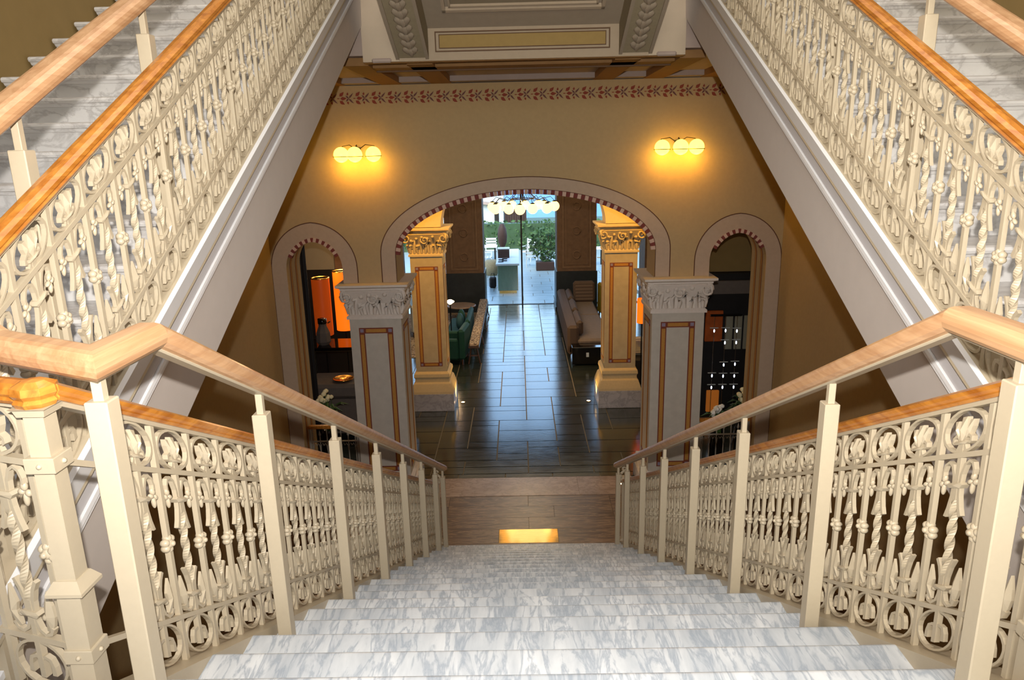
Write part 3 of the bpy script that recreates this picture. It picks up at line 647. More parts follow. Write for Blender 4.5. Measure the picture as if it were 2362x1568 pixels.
# ================================================================== COLUMNS
def column(label, cx, cyy, hw, ab, ztop, caph, mats, fr, base_h, cut=.68, group='arcade columns'):
    caps, shaft = mats
    c = thing('column', label, 'column', (cx, cyy, 0), 0, group)
    bw = ab
    MB().sq([(bw*.90, .0), (bw*.90, base_h[0]-.004), (bw*.895, base_h[0])], (cx, cyy, .004)).build('plinth', 'marble_grey', c)
    z0 = base_h[0]+.002; z1 = base_h[1]
    MB().sq([(bw*.89, z0), (bw*.88, z0+.04), (hw*1.20, z0+(z1-z0)*.45), (hw*1.10, z0+(z1-z0)*.52), (hw*1.10, z0+(z1-z0)*.68), (hw*1.16, z0+(z1-z0)*.76), (hw*1.14, z0+(z1-z0)*.9), (hw*1.0, z1)], (cx, cyy, 0)).build('base_moulding', caps, c)
    zc = ztop-caph
    sh = MB().sq([(hw, z1), (hw, zc)], (cx, cyy, 0)).build('shaft', shaft, c)
    # painted panel frames on the shaft faces
    fw_, b0, b1 = fr
    for face in range(4):
        ca, sa = math.cos(face*PI/2), math.sin(face*PI/2)
        def T(u, d, z): x, y = u, -hw-d; return (cx+x*ca-y*sa, cyy+x*sa+y*ca, z)
        def fbox(m, u0, u1, z0_, z1_, d): m.hexa([T(u0, 0, z0_), T(u1, 0, z0_), T(u1, -.001, z0_), T(u0, -.001, z0_), T(u0, 0, z1_), T(u1, 0, z1_), T(u1, -.001, z1_), T(u0, -.001, z1_)] if False else [T(u0, d, z0_), T(u1, d, z0_), T(u1, -.002, z0_), T(u0, -.002, z0_), T(u0, d, z1_), T(u1, d, z1_), T(u1, -.002, z1_), T(u0, -.002, z1_)])
        t = .075*fw_/.22
        m = MB(); fbox(m, -fw_, -fw_+t, b0, b1, .003); fbox(m, fw_-t, fw_, b0, b1, .003); fbox(m, -fw_+t, fw_-t, b0, b0+t, .003); fbox(m, -fw_+t, fw_-t, b1-t, b1, .003); m.build('painted_frame', 'stripe_rust', sh)
        e = t*.2; m = MB(); fbox(m, -fw_+e, -fw_+t-e, b0+t+e, b1-t-e, .005); fbox(m, fw_-t+e, fw_-e, b0+t+e, b1-t-e, .005); fbox(m, -fw_+t+e, fw_-t-e, b0+e, b0+t-e, .005); fbox(m, -fw_+t+e, fw_-t-e, b1-t+e, b1-e, .005); m.build('painted_frame', 'stripe_ochre', sh)
        m = MB()
        for u in (-fw_+e, fw_-t+e):
            for z in (b0+e, b1-t+e): fbox(m, u, u+t-2*e, z, z+t-2*e, .005)
        m.build('painted_frame', 'stripe_mauve', sh)
    # capital: necking, flaring bell, carved leaves and scrolls, moulded abacus
    cp_ = MB().sq([(hw*1.08, zc), (hw*1.08, zc+.035), (hw*1.0, zc+.06), (hw*1.02, zc+caph*.45), (ab*.90, zc+caph*.80), (ab*.86, zc+caph*.83)], (cx, cyy, 0)).build('capital', caps, c)
    MB().sq([(ab*.86, zc+caph*.83), (ab*.90, zc+caph*.85), (ab*.90, zc+caph*.895), (ab*.93, zc+caph*.91), (ab*.99, zc+caph*.935), (ab*1.0, zc+caph*.94), (ab*1.0, ztop)], (cx, cyy, 0)).build('abacus', caps, c)
    R_ = random.Random(3)
    for face in range(4):
        a = face*PI/2; ca, sa = math.cos(a), math.sin(a)
        def W(u, d, z): return (cx+u*ca+d*sa, cyy+u*sa-d*ca, z)
        def spiral(u, z, r, turn, dirn, d):
            m = MB(); pts = []
            for i in range(20):
                q = i/19; rr = r*(1-.85*q); an = dirn*turn*2*PI*q+PI/2; pts.append(W(u+rr*math.cos(an), d+.012*q, z+rr*math.sin(an)))
            return m.tube(pts, [r*.22*(1-.5*i/19) for i in range(20)], 6)
        dm = hw*1.02+(ab*.9-hw)*.62
        spiral(0, zc+caph*.60, caph*.17, 1.6, 1, dm).build('carved_scroll', caps, cp_)
        for u in (-.55, .55): spiral(u*ab, zc+caph*.38, caph*.11, 1.4, 1 if u > 0 else -1, hw*1.03).build('carved_scroll', caps, cp_)
        for u in (-.78, .78): spiral(u*ab*.95, zc+caph*.66, caph*.19, 1.5, 1 if u < 0 else -1, ab*.86).build('corner_scroll', caps, cp_)
        m = MB()
        for i in range(9):
            u = (-1+2*i/8)*hw*.92; hgt = caph*(.30+.16*(i % 2)); dd = hw*1.04
            m.tube([W(u, dd-.01, zc+.06), W(u+R_.uniform(-.02, .02), dd+.006, zc+.06+hgt*.6), W(u+R_.uniform(-.04, .04), dd+.03, zc+.06+hgt), W(u+R_.uniform(-.05, .05), dd+.045, zc+.04+hgt)], [.022, .03, .024, .006], 7)
        for i in range(6):
            u = (-1+2*(i+.5)/6)*ab*.66; z = zc+caph*R_.uniform(.42, .74); m.ball(W(u, hw*1.02+(ab*.9-hw)*max(0, (z-zc-caph*.45)/(caph*.35))*.9, z), .03, 8, 6)
        m.build('carved_leaves', caps, cp_)
    return c
for s in (-1, 1):
    column('grey painted square column with carved white capital, %s of the stair foot' % SIDE[s], s*1.965, 9.44, .3375, .462, Z(-1.62), .46, ('capital', 'plaster_shaft'), (.222, Z(-4.23), Z(-2.20)), (.20, .36), group='front arcade columns')
    column('golden-lit square column with carved capital farther in the lobby, on the %s' % SIDE[s], s*1.73, 12.97, .285, .44, Z(-1.29), .50, ('capital_warm', 'shaft_warm'), (.205, Z(-3.82), Z(-1.97)), (.33, .74), group='rear lobby columns')
# rear arcade wall above the rear columns
rw = thing('wall_lobby_arcade', 'warm plaster arches carried by the rear lobby columns', None, (0, 12.97, Z(-1.29)), kind='structure')
m = MB()
for i in range(32):
    a, b = -1.45*math.cos(PI*i/32), -1.45*math.cos(PI*(i+1)/32); f = lambda x: Z(-1.29)+1.15*math.sqrt(max(0, 1-(x/1.45)**2)); slab(m, a, b, f(a), f(b), Z(.3), 12.72, 13.22)
for s in (-1, 1):
    X = sorted((s*1.45, s*2.0)); slab(m, X[0], X[1], Z(-1.28), Z(-1.28), Z(.3), 12.72, 13.22)
    for i in range(14):
        a, b = 2.9-.9*math.cos(PI*i/14), 2.9-.9*math.cos(PI*(i+1)/14); g_ = lambda x: Z(-1.29)+.8*math.sqrt(max(0, 1-((x-2.9)/.9)**2))
        if s < 0: slab(m, -b, -a, g_(b), g_(a), Z(.3), 12.72, 13.22)
        else: slab(m, a, b, g_(a), g_(b), Z(.3), 12.72, 13.22)
    X = sorted((s*3.8, s*7)); slab(m, X[0], X[1], Z(-1.28), Z(-1.28), Z(.3), 12.72, 13.22)
m.build('plaster', 'capital_warm', rw)
MB().box(-7, 7, 9.73, 22.2, Z(.3), Z(.5)).build('ceiling_lobby', 'ceil_panel', kind='structure', label='plaster lobby ceiling behind the arcade')
for s in (-1, 1):
    X = sorted((s*6.9, s*7.1)); MB().box(X[0], X[1], 9.7, 22.2, 0, Z(.3)).build('wall_lobby_'+SIDE[s], 'pier_brown', kind='structure', label='dark brown %s wall of the lounge' % SIDE[s])
    X = sorted((s*3.27, s*7.0)); MB().box(X[0], X[1], 9.6, 9.74, 0, Z(.3)).build('wall_lobby_front_'+SIDE[s], 'pier_brown', kind='structure', label='inner face of the arcade wall, %s lounge' % SIDE[s])

# ================================================================== LAMPS ON THE WALL
for s, xs in ((-1, (-2.21, -2.035, -1.82)), (1, (1.672, 1.885, 2.085))):
    xc = xs[1]; zc = Z(-.012)
    sc = thing('wall_sconce', 'three glowing globes in a black wire wall lamp, %s of the wide arch' % SIDE[s], 'wall lamp', (xc, WF, zc), group='three-globe wall lamps')
    MB().bbox(xc-.04, xc+.04, WF-.03, WF-.006, zc-.04, zc+.08, .004).build('backplate', 'black_metal', sc)
    for i, x in enumerate(xs):
        y = 8.99-(.05 if i == 1 else 0)
        gl = MB().ball((x, y, zc), .092, 20, 14).build('glass_globe', 'globe', sc)
        MB().tube([(x+.097*math.cos(t), y+.097*math.sin(t), zc-.022) for t in [i_*2*PI/24 for i_ in range(25)]], .0045, 6).build('globe_ring', 'black_metal', gl)
        lamp('globe_light', 'POINT', (x, y-.02, zc-.13), 3.2, (1, .52, .05), shadow_soft_size=.06)
        MB().tube([(xc+.0, WF-.01, zc+.05), (xc+(x-xc)*.5, WF-.06, zc+.115), (x, y+.09, zc+.10), (x+.02, y+.1, zc-.02)], .005, 6).build('arm', 'black_metal', sc)

# ================================================================== CHANDELIER
ch = thing('chandelier', 'ring chandelier of glowing glass globes hung before the glass door', 'chandelier', (0, 14.3, Z(.3)))
cz = Z(-1.085); cx0, cy0 = .012, 14.3
MB().lathe([(.09, Z(.27)), (.09, Z(.3))], (cx0, cy0, 0), 16).build('ceiling_rose', 'black_metal', ch)
MB().tube([(cx0, cy0, cz+.1), (cx0, cy0, Z(.28))], .012, 8).build('stem', 'black_metal', ch)
MB().tube([(cx0+.22*math.cos(t), cy0+.22*math.sin(t), cz+.16) for t in [i*2*PI/24 for i in range(25)]], .01, 6).build('hub_ring', 'black_metal', ch)
for i in range(14):
    a = 2*PI*(i+.3)/14; r = .63 if i % 2 == 0 else .52; x, y = cx0+r*math.cos(a), cy0+r*math.sin(a)
    gl = MB().ball((x, y, cz), .098, 16, 12).build('glass_globe', 'globe_ch', ch)
    MB().lathe([(.03, .088), (.045, .092), (.04, .105), (.01, .115)], (x, y, cz), 12).build('globe_cap', 'black_metal', gl)
    MB().tube([(cx0+.05*math.cos(a), cy0+.05*math.sin(a), cz+.75), (cx0+.12*math.cos(a), cy0+.12*math.sin(a), cz+.3), (cx0+.3*math.cos(a), cy0+.3*math.sin(a), cz+.13), (cx0+(r-.08)*math.cos(a), cy0+(r-.08)*math.sin(a), cz+.19), (x, y, cz+.11)], .006, 6).build('arm', 'black_metal', ch)
lamp('chandelier_light', 'POINT', (cx0, cy0, cz-.15), 60, (1, .72, .38), shadow_soft_size=.5)

for s in (-1, 1):        # unseen ceiling spots, added to wash the rear columns with gold
    d = thing('ceiling_spot', 'small recessed ceiling spot aimed at the %s rear column' % SIDE[s], 'ceiling light', (s*1.75, 11.1, Z(.28)), group='recessed lobby ceiling spots')
    MB().lathe([(.06, 0), (.06, .02), (.045, .02), (.045, .0)], (s*1.75, 11.1, Z(.275)), 16).build('rim', 'gold', d); MB().lathe([(.044, .012), (.0005, .010)], (s*1.75, 11.1, Z(.275)), 14).build('lens', 'spot_lens', d)
    v_ = Vector((s*1.73, 12.6, Z(-1.5)))-Vector((s*1.75, 11.1, Z(.24))); lamp('spot_beam', 'SPOT', (s*1.75, 11.1, Z(.24)), 300, (1, .52, .08), v_.to_track_quat('-Z', 'Y').to_euler(), shadow_soft_size=.04, spot_size=math.radians(58), spot_blend=.7)
# floor uplights beside the columns
for nm, x, y, e in (('left rear', -1.21, 13.03, 45), ('right rear', 1.19, 12.98, 45), ('right front', 1.34, 9.44, 2), ('left front', -1.34, 9.44, 2)):
    u = thing('floor_uplight', 'small recessed floor light beside the %s column' % nm, 'floor light', (x, y, .004), group='recessed floor uplights')
    MB().lathe([(.045, .0), (.045, .006), (.034, .008), (.034, .004)], (x, y, .004), 16).build('rim', 'gold', u)
    MB().lathe([(.032, .003), (.030, .006), (.0005, .0075)], (x, y, .004), 14).build('lens', 'spot_lens', u)
    lamp('uplight_beam', 'SPOT', (x, y, .03), e, (1, .62, .18), (PI-(.0), (.22 if x < 0 else -.22)*-1, 0), shadow_soft_size=.03, spot_size=math.radians(80), spot_blend=.8)

# ================================================================== GATES IN THE NARROW ARCHES
for s in (-1, 1):
    xa, xb = sorted((s*2.36, s*3.05))
    g = thing('iron_gate', 'low grey iron gate with spear tips and wood rail in the %s narrow arch' % SIDE[s], 'gate', ((xa+xb)/2, 9.33, 0), group='low iron gates')
    MB().bbox(xa, xb, 9.30, 9.36, Z(-3.68), Z(-3.63), .008).build('wood_rail', 'wood_orange', g)
    for z in (Z(-3.88), Z(-4.55)): MB().box(xa, xb, 9.322, 9.338, z, z+.018).build('cross_bar', 'iron_dark', g)
    n = 6
    for i in range(n+1):
        x = xa+.05+(xb-xa-.1)*i/n
        sp_ = i % 2 == 1
        o = MB().box(x-.006, x+.006, 9.324, 9.336, .0, Z(-3.80) if sp_ else Z(-3.68)).build('picket', 'iron_dark', g)
        if sp_: MB().add([(x, 9.33, Z(-3.70)), (x-.018, 9.33, Z(-3.77)), (x, 9.322, Z(-3.77)), (x+.018, 9.33, Z(-3.77)), (x, 9.338, Z(-3.77)), (x, 9.33, Z(-3.81))], [(0, 1, 2), (0, 2, 3), (0, 3, 4), (0, 4, 1), (5, 2, 1), (5, 3, 2), (5, 4, 3), (5, 1, 4)]).build('spear_tip', 'iron_dark', o)
        for q in (-1, 1):
            MB().tube([(x+q*.004, 9.322, Z(-4.0)), (x+q*.01, 9.32, Z(-3.93)), (x+q*.03, 9.32, Z(-3.895)), (x+q*.043, 9.32, Z(-3.91)), (x+q*.04, 9.32, Z(-3.93))], .005, 6).build('scroll', 'iron_dark', o)
    for x in (xa, xb-.03): MB().box(x, x+.03, 9.31, 9.35, 0, Z(-3.68)).build('post', 'iron_dark', g)

# flowers in vases just behind the gates
def bouquet(label, x, y, zt, mat, n, rs, leafm, spread=.14):
    R_ = random.Random(rs)
    t = thing('flower_vase', label, 'flowers', (x, y, 0), group='flower arrangements behind the gates')
    MB().lathe([(.07, 0), (.10, .03), (.12, .3), (.09, .55), (.065, .62), (.08, .68), (.07, .68), (.055, .62)], (x, y, 0), 18).build('vase', 'black_gloss', t)
    for i in range(n):
        a, r = R_.uniform(0, 2*PI), spread*math.sqrt(R_.random()); fx, fy, fz = x+r*math.cos(a), y+r*math.sin(a), zt+R_.uniform(-.10, .04)-r*.5
        b = MB(); b.ball((fx, fy, fz), R_.uniform(.026, .04), 10, 7, lambda a_, t_: 1+.15*math.cos(5*a_)); b.build('blossom', mat, t)
        MB().tube([(x+.02*math.cos(a), y+.02*math.sin(a), .6), (fx, fy, fz-.02)], .004, 5).build('stem', leafm, t)
    for i in range(34):
        a = R_.uniform(0, 2*PI); r = spread*R_.uniform(.5, 1.7); z = zt-R_.uniform(.1, .38); l = R_.uniform(.06, .12); ca, sa = math.cos(a), math.sin(a)
        cx_, cy_1 = x+r*ca, y+r*sa
        MB().add([(cx_-l*ca, cy_1-l*sa, z-.02), (cx_-.03*sa, cy_1+.03*ca, z+.01), (cx_+l*ca, cy_1+l*sa, z-.03), (cx_+.03*sa, cy_1-.03*ca, z+.01), (cx_, cy_1, z+.025), (cx_, cy_1, z-.004)], [(0, 3, 4), (3, 2, 4), (2, 1, 4), (1, 0, 4), (0, 5, 3), (3, 5, 2), (2, 5, 1), (1, 5, 0)]).build('leaf', leafm, t)
bouquet('cream flowers above green leaves in a dark vase behind the left gate', -2.98, 10.05, Z(-3.40), 'flower_cream', 12, 3, 'leaf')
bouquet('cream hydrangea heads in a dark vase behind the right gate', 3.2, 10.15, Z(-3.54), 'flower_cream', 9, 5, 'leaf_dark', .1)
bouquet('small white blossoms in a dark vase near the front right column', 2.80, 10.0, Z(-3.70), 'flower_white', 14, 9, 'leaf', .10)

# ================================================================== LOUNGE, LEFT
# dark partition and pale panel seen through the left narrow arch
pt = thing('partition_screen', 'dark partition with a pale grey upper panel seen through the left narrow arch', 'partition', (-4.6, 15.1, 0))
MB().box(-6.8, -2.7, 15.05, 15.2, 0, Z(-2.35)).build('lower_panel', 'dark_panel', pt)
MB().box(-4.7, -3.98, 15.04, 15.2, Z(-2.35), Z(.28)).build('upper_panel', 'grey_panel', pt)
MB().box(-3.97, -2.7, 15.06, 15.2, Z(-2.35), Z(.28)).build('upper_panel', 'pier_brown', pt); MB().box(-6.8, -4.71, 15.06, 15.2, Z(-2.35), Z(.28)).build('upper_panel', 'dark_panel', pt)
cu = thing('curtain', 'black full-height curtain at the edge of the left narrow arch', 'curtain', (-3.6, 10.75, 0))
m = MB(); R0, R1 = [], []
pts = [(-4.2+.9*i/36, 10.75+.035*math.sin(i*1.3)) for i in range(37)]
ring = pts+[(x, y+.03) for x, y in reversed(pts)]
m.loft([[(x, y, z) for x, y in ring] for z in (.02, Z(-1.0))], True, True, True); m.build('cloth', 'dark_panel', cu)
for k, (x, y, lb, mt, e) in enumerate(((-3.76, 13.1, 'tall dim orange cylinder lamp, the left one of the pair', 'shade_orange_dim', 6), (-3.46, 13.5, 'tall bright orange cylinder lamp, the right one of the pair', 'shade_orange', 14))):
    l = thing('floor_lamp', lb, 'lamp', (x, y, 0), group='orange cylinder lamps')
    sh = MB(); n = 28
    sh.loft([[(x+.165*math.cos(2*PI*i/n), y+.165*math.sin(2*PI*i/n), z) for i in range(n)] for z in (Z(-3.28), Z(-3.0), Z(-2.6), Z(-2.20+.06*k))], True, False, True).build('lamp_shade', mt, l)
    MB().lathe([(.168, Z(-2.21+.06*k)), (.168, Z(-2.19+.06*k)), (.150, Z(-2.19+.06*k)), (.150, Z(-2.21+.06*k))], (x, y, 0), n).build('shade_rim', 'gold', l)
    MB().lathe([(.148, Z(-2.215+.06*k)), (.0005, Z(-2.213+.06*k))], (x, y, 0), n).build('diffuser', 'lamp_top', l)
    MB().tube([(x, y, .03), (x, y, Z(-2.3))], .012, 8).build('pole', 'black_metal', l); MB().lathe([(.15, 0), (.15, .02), (.02, .03)], (x, y, 0), 20).build('foot', 'black_metal', l)
    lamp('shade_light', 'POINT', (x, y, Z(-2.0)), e*1.6, (1, .6, .28), shadow_soft_size=.1)
# glossy table, jug, ottoman bench, dish
tb = thing('side_table', 'black glossy table reflecting the orange lamps', 'table', (-3.4, 12.45, 0))
MB().bbox(-3.95, -2.95, 12.1, 12.75, Z(-3.33), Z(-3.27), .012).build('table_top', 'black_gloss', tb)
MB().bbox(-3.96, -2.94, 12.085, 12.10, Z(-3.335), Z(-3.325), .003).build('edge_trim', 'chrome', tb)
for x in (-3.88, -3.02):
    for y in (12.17, 12.68): MB().box(x-.03, x+.03, y-.03, y+.03, 0, Z(-3.33)).build('leg', 'black_metal', tb)
jg = thing('glass_jug', 'smoky faceted jug with black lid standing on the glossy table', 'jug', (-3.58, 12.35, Z(-3.27)))
MB().lathe([(.09, 0), (.13, .06), (.12, .22), (.07, .34), (.07, .38)], (-3.58, 12.35, Z(-3.27)), 7, False).build('body', 'fabric_grey', jg); MB().lathe([(.075, .38), (.08, .39), (.08, .47), (.05, .48)], (-3.58, 12.35, Z(-3.27)), 12).build('lid', 'black_gloss', jg)
MB().tube([(-3.47, 12.3, Z(-3.27)+.40), (-3.42, 12.29, Z(-3.27)+.43)], .012, 6).build('spout', 'chrome', jg)
ot = thing('padded_bench', 'grey-brown padded bench behind the left narrow arch', 'bench', (-3.2, 11.6, 0))
MB().bbox(-3.68, -2.3, 11.25, 12.0, Z(-3.92), Z(-3.68), .05).build('cushion', 'fabric_grey', ot); MB().bbox(-3.66, -2.32, 11.27, 11.98, .12, Z(-3.93), .01).build('base', 'fabric_grey', ot)
for x in (-3.6, -2.4):
    for y in (11.33, 11.92): MB().box(x-.025, x+.025, y-.025, y+.025, 0, .12).build('leg', 'chrome', ot)
ds = thing('dish', 'shallow golden dish on the padded bench', 'dish', (-3.07, 11.5, Z(-3.68))); MB().lathe([(.06, .0), (.15, .02), (.175, .045), (.168, .045), (.14, .026), (.001, .012)], (-3.07, 11.5, Z(-3.68)), 24).build('bowl', 'gold', ds); MB().ball((-3.0, 11.5, Z(-3.68)+.045), .02, 8, 6).build('candle_flame', 'amber_glow', ds)
# seating group between the columns and the door, left
def armchair(label, x, y, rz, mat, wd=.8, dp=.8, sh=.42, bh=.85, group='lounge armchairs'):
    t = thing('armchair', label, 'armchair', (x, y, .014 if -3.6 < x < -1.8 and y > 16.2 else 0), rz, group); h = wd/2; hd = dp/2
    def p(nm, a, m_=mat): inst(nm, MB().bbox(*a).mesh(nm, m_), t)
    p('seat', (-h+.1, h-.1, -hd+.02, hd-.12, .2, sh, .04)); p('backrest', (-h, h, hd-.16, hd, .12, bh, .05)); p('arm', (-h, -h+.13, -hd, hd-.14, .12, sh+.18, .04)); p('arm', (h-.13, h, -hd, hd-.14, .12, sh+.18, .04))
    for a in (-h+.06, h-.06):
        for b in (-hd+.06, hd-.06): p('leg', (a-.02, a+.02, b-.02, b+.02, 0, .13, .004), 'wood_dark')
    return t
armchair('dark green velvet armchair with its back to the aisle bench', -1.72, 15.95, -PI/2-.1, 'velvet_green', .85, .85, .42, .82)
armchair('white upholstered armchair beside the standing lamp', -2.5, 18.4, PI, 'fabric_white', .8, .8)
for x, y, mt, lb in ((-1.56, 17.65, 'velvet_green', 'green velvet cushion leaning on the aisle bench'), (-1.56, 17.2, 'cushion_blue', 'blue velvet cushion leaning on the aisle bench')):
    c_ = thing('cushion', lb, 'cushion', (x, y, .42)); m = MB(); m.ball((x, y, .62), .22, 14, 8, lambda a, t: 1+.12*math.cos(4*a+PI), (.45, 1.0, .95)); m.build('cover', mt, c_)
sofa_ = thing('sofa', 'low green velvet sofa on the patterned rug beside the aisle', 'sofa', (-1.55, 17.3, 0))
MB().bbox(-1.9, -1.4, 16.9, 18.5, .1, .42, .05).build('seat', 'velvet_green', sofa_); MB().bbox(-1.42, -1.3, 16.9, 18.5, .1, .72, .05).build('backrest', 'velvet_green', sofa_)
for x in (-1.85, -1.36):
    for y in (16.98, 18.42): MB().box(x-.025, x+.025, y-.025, y+.025, .014, .1).build('leg', 'wood_dark', sofa_)
bn = thing('aisle_bench', 'long narrow wooden bench with patterned woven top beside the aisle', 'bench', (-1.13, 18.0, 0))
MB().bbox(-1.24, -1.02, 15.5, 20.5, .44, .50, .012).build('woven_top', 'rug', bn); MB().box(-1.25, -1.01, 15.48, 20.52, .40, .44).build('frame', 'wood_dark', bn)
for y in (15.55, 17.2, 18.8, 20.45):
    for q in (-1, 1): MB().tube([(-1.13+q*.06, y, .42), (-1.13+q*.13, y, .01)], .018, 6).build('leg', 'wood_dark', bn)
    MB().box(-1.22, -1.04, y-.015, y+.015, .2, .225).build('stretcher', 'wood_dark', bn)
rg = MB().bbox(-3.6, -1.35, 16.2, 20.9, .001, .014, .004).build('rug', 'rug', None); tag(rg, 'cream and brown patterned rug under the left seating', 'rug')
ct = thing('coffee_table', 'round pink-topped coffee table on the patterned rug', 'table', (-1.75, 20.0, .014)); MB().lathe([(.40, .40), (.42, .41), (.42, .43), (.39, .44)], (-1.75, 20.0, .0), 28).build('table_top', 'marble_pink', ct); MB().lathe([(.22, .014), (.22, .03), (.03, .05), (.03, .40)], (-1.75, 20.0, 0), 20).build('pedestal', 'black_metal', ct)
lp = thing('standing_lamp', 'slim black standing lamp with glowing disc head beside the left pier', 'lamp', (-1.72, 16.55, 0)); x, y = -1.72, 16.55
MB().lathe([(.14, 0), (.14, .02), (.02, .03)], (x, y, .014), 20).build('foot', 'black_metal', lp); MB().tube([(x, y, .03), (x, y, Z(-3.47))], .014, 8).build('pole', 'black_metal', lp); MB().lathe([(.02, Z(-3.47)), (.09, Z(-3.42)), (.10, Z(-3.40)), (.03, Z(-3.36))], (x, y, 0), 18).build('lamp_head', 'lamp_top', lp)
lamp('standing_lamp_light', 'POINT', (x, y, Z(-3.25)), 8, (1, .6, .3), shadow_soft_size=.08)

# ================================================================== LOUNGE, RIGHT
sf_ = thing('sofa', 'brown corduroy chaise sofa with tan seat, right of the aisle', 'sofa', (1.4, 17.5, 0))
MB().bbox(1.0, 1.95, 15.75, 20.2, .12, .36, .04).build('base', 'corduroy', sf_); MB().bbox(1.22, 1.98, 15.72, 18.2, .36, .50, .05).build('seat_cushion', 'seat_tan', sf_); MB().bbox(1.22, 1.98, 18.22, 20.2, .36, .50, .05).build('seat_cushion', 'seat_tan', sf_)
MB().bbox(.98, 1.24, 15.75, 20.25, .12, .80, .06).build('backrest', 'corduroy', sf_)
for y in (16.6, 18.0, 19.4): MB().bbox(1.20, 1.36, y-.6, y+.6, .5, .86, .06).build('back_cushion', 'corduroy', sf_)
for x in (1.08, 1.88):
    for y in (15.85, 20.1): MB().box(x-.03, x+.03, y-.03, y+.03, 0, .12).build('leg', 'wood_dark', sf_)
cs = thing('cushion', 'large brown corduroy cushion propped at the far end of the chaise sofa', 'cushion', (1.72, 19.85, .5)); m = MB().bbox(-.3, .3, -.09, .09, 0, .56, .06); m.v = [(x, y+.25*z, z-.0) for x, y, z in m.v]; o = inst('cover', m.mesh('cover', 'corduroy'), cs)
armchair('mustard yellow velvet armchair beyond the corduroy sofa', 2.62, 19.9, PI/2+.2, 'velvet_yellow', .85, .85, .45, .98)
cb = thing('side_cabinet', 'low black cabinet with a small white label at the sofa end', 'cabinet', (1.45, 15.45, 0)); MB().bbox(1.05, 1.72, 15.3, 15.66, .03, .42, .01).build('body', 'black_gloss', cb); MB().box(1.36, 1.42, 15.296, 15.30, .2, .3).build('label', 'white_paint', cb)
for x in (1.1, 1.67): MB().box(x-.02, x+.02, 15.34, 15.62, 0, .03).build('foot', 'black_metal', cb)
ol = thing('table_lamp', 'small orange lamp glowing behind the right columns', 'lamp', (2.3, 13.75, 0)); MB().lathe([(.1, Z(-3.33)), (.1, Z(-2.85))], (2.3, 13.75, 0), 18, True, False).build('lamp_shade', 'shade_orange', ol); MB().tube([(2.3, 13.75, .02), (2.3, 13.75, Z(-3.0))], .012, 8).build('pole', 'black_metal', ol); MB().lathe([(.12, 0), (.12, .02), (.02, .03)], (2.3, 13.75, 0), 16).build('foot', 'black_metal', ol)
sb = thing('ottoman', 'dark ottoman under a striped cushion behind the right columns', 'ottoman', (2.35, 14.2, 0)); MB().bbox(2.0, 2.8, 13.9, 14.6, .06, .55, .04).build('body', 'dark_panel', sb)
for x in (2.1, 2.7): MB().box(x-.02, x+.02, 14.0, 14.5, 0, .06).build('foot', 'wood_dark', sb)
sc_ = thing('cushion', 'beige and brown striped cushion on the dark ottoman', 'cushion', (2.3, 14.2, .55)); MB().bbox(2.02, 2.6, 14.1, 14.32, .55, .92, .06).build('cover', 'striped_cushion', sc_)
# dark bar wall seen through the right narrow arch, with added rods standing for glints
bw_ = thing('bar_cabinet', 'dark tall cabinet with beam and grey panels behind the right narrow arch', 'cabinet', (3.6, 12.22, 0))
MB().box(3.0, 5.2, 12.17, 12.7, 0, Z(-2.72)).build('body', 'dark_panel', bw_); MB().box(2.75, 5.2, 12.07, 12.7, Z(-2.72), Z(-2.45)).build('cornice', 'dark_panel', bw_)
MB().box(2.75, 5.2, 12.02, 12.7, Z(-2.44), Z(-2.22)).build('beam', 'fabric_grey', bw_); MB().box(2.75, 5.2, 12.08, 12.7, Z(-2.21), Z(-2.10)).build('cornice', 'dark_panel', bw_); MB().box(2.6, 5.2, 12.22, 12.7, Z(-2.09), Z(.28)).build('upper_panel', 'wall_upper', bw_)
for i in range(3): MB().bbox(3.47+.16*i, 3.60+.16*i, 12.14, 12.169, Z(-3.45), Z(-2.85), .006).build('grey_panel', 'grey_panel', bw_)
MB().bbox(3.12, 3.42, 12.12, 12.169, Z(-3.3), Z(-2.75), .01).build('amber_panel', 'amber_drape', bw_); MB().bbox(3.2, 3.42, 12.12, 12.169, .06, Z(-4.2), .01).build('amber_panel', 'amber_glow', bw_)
rk = thing('glass_rack', 'hanging rack of shining chrome rods with cross bars in front of the dark cabinet', 'rack', (3.36, 11.75, Z(-2.74)))
for x, zs in ((3.17, (-2.96, -3.75, -3.96)), (3.36, (-2.96, -3.17, -3.56, -3.76, -3.96)), (3.55, (-2.97, -3.17, -3.55, -3.76, -3.96))):
    MB().tube([(x, 11.75, Z(-2.74)), (x, 11.75, .02)], .005, 6).build('rod', 'chrome', rk)
    for z in zs: MB().box(x-.07, x+.07, 11.74, 11.76, Z(z)-.005, Z(z)+.005).build('cross_bar', 'white_paint', rk); MB().ball((x, 11.74, Z(z)-.05), .013, 8, 6, None, (1, 1, 2.2)).build('drop', 'led', rk)  # white bars and emissive drops paint the glints of reflected lights
MB().box(3.1, 3.62, 11.73, 11.77, Z(-2.76), Z(-2.73)).build('head_bar', 'black_metal', rk)

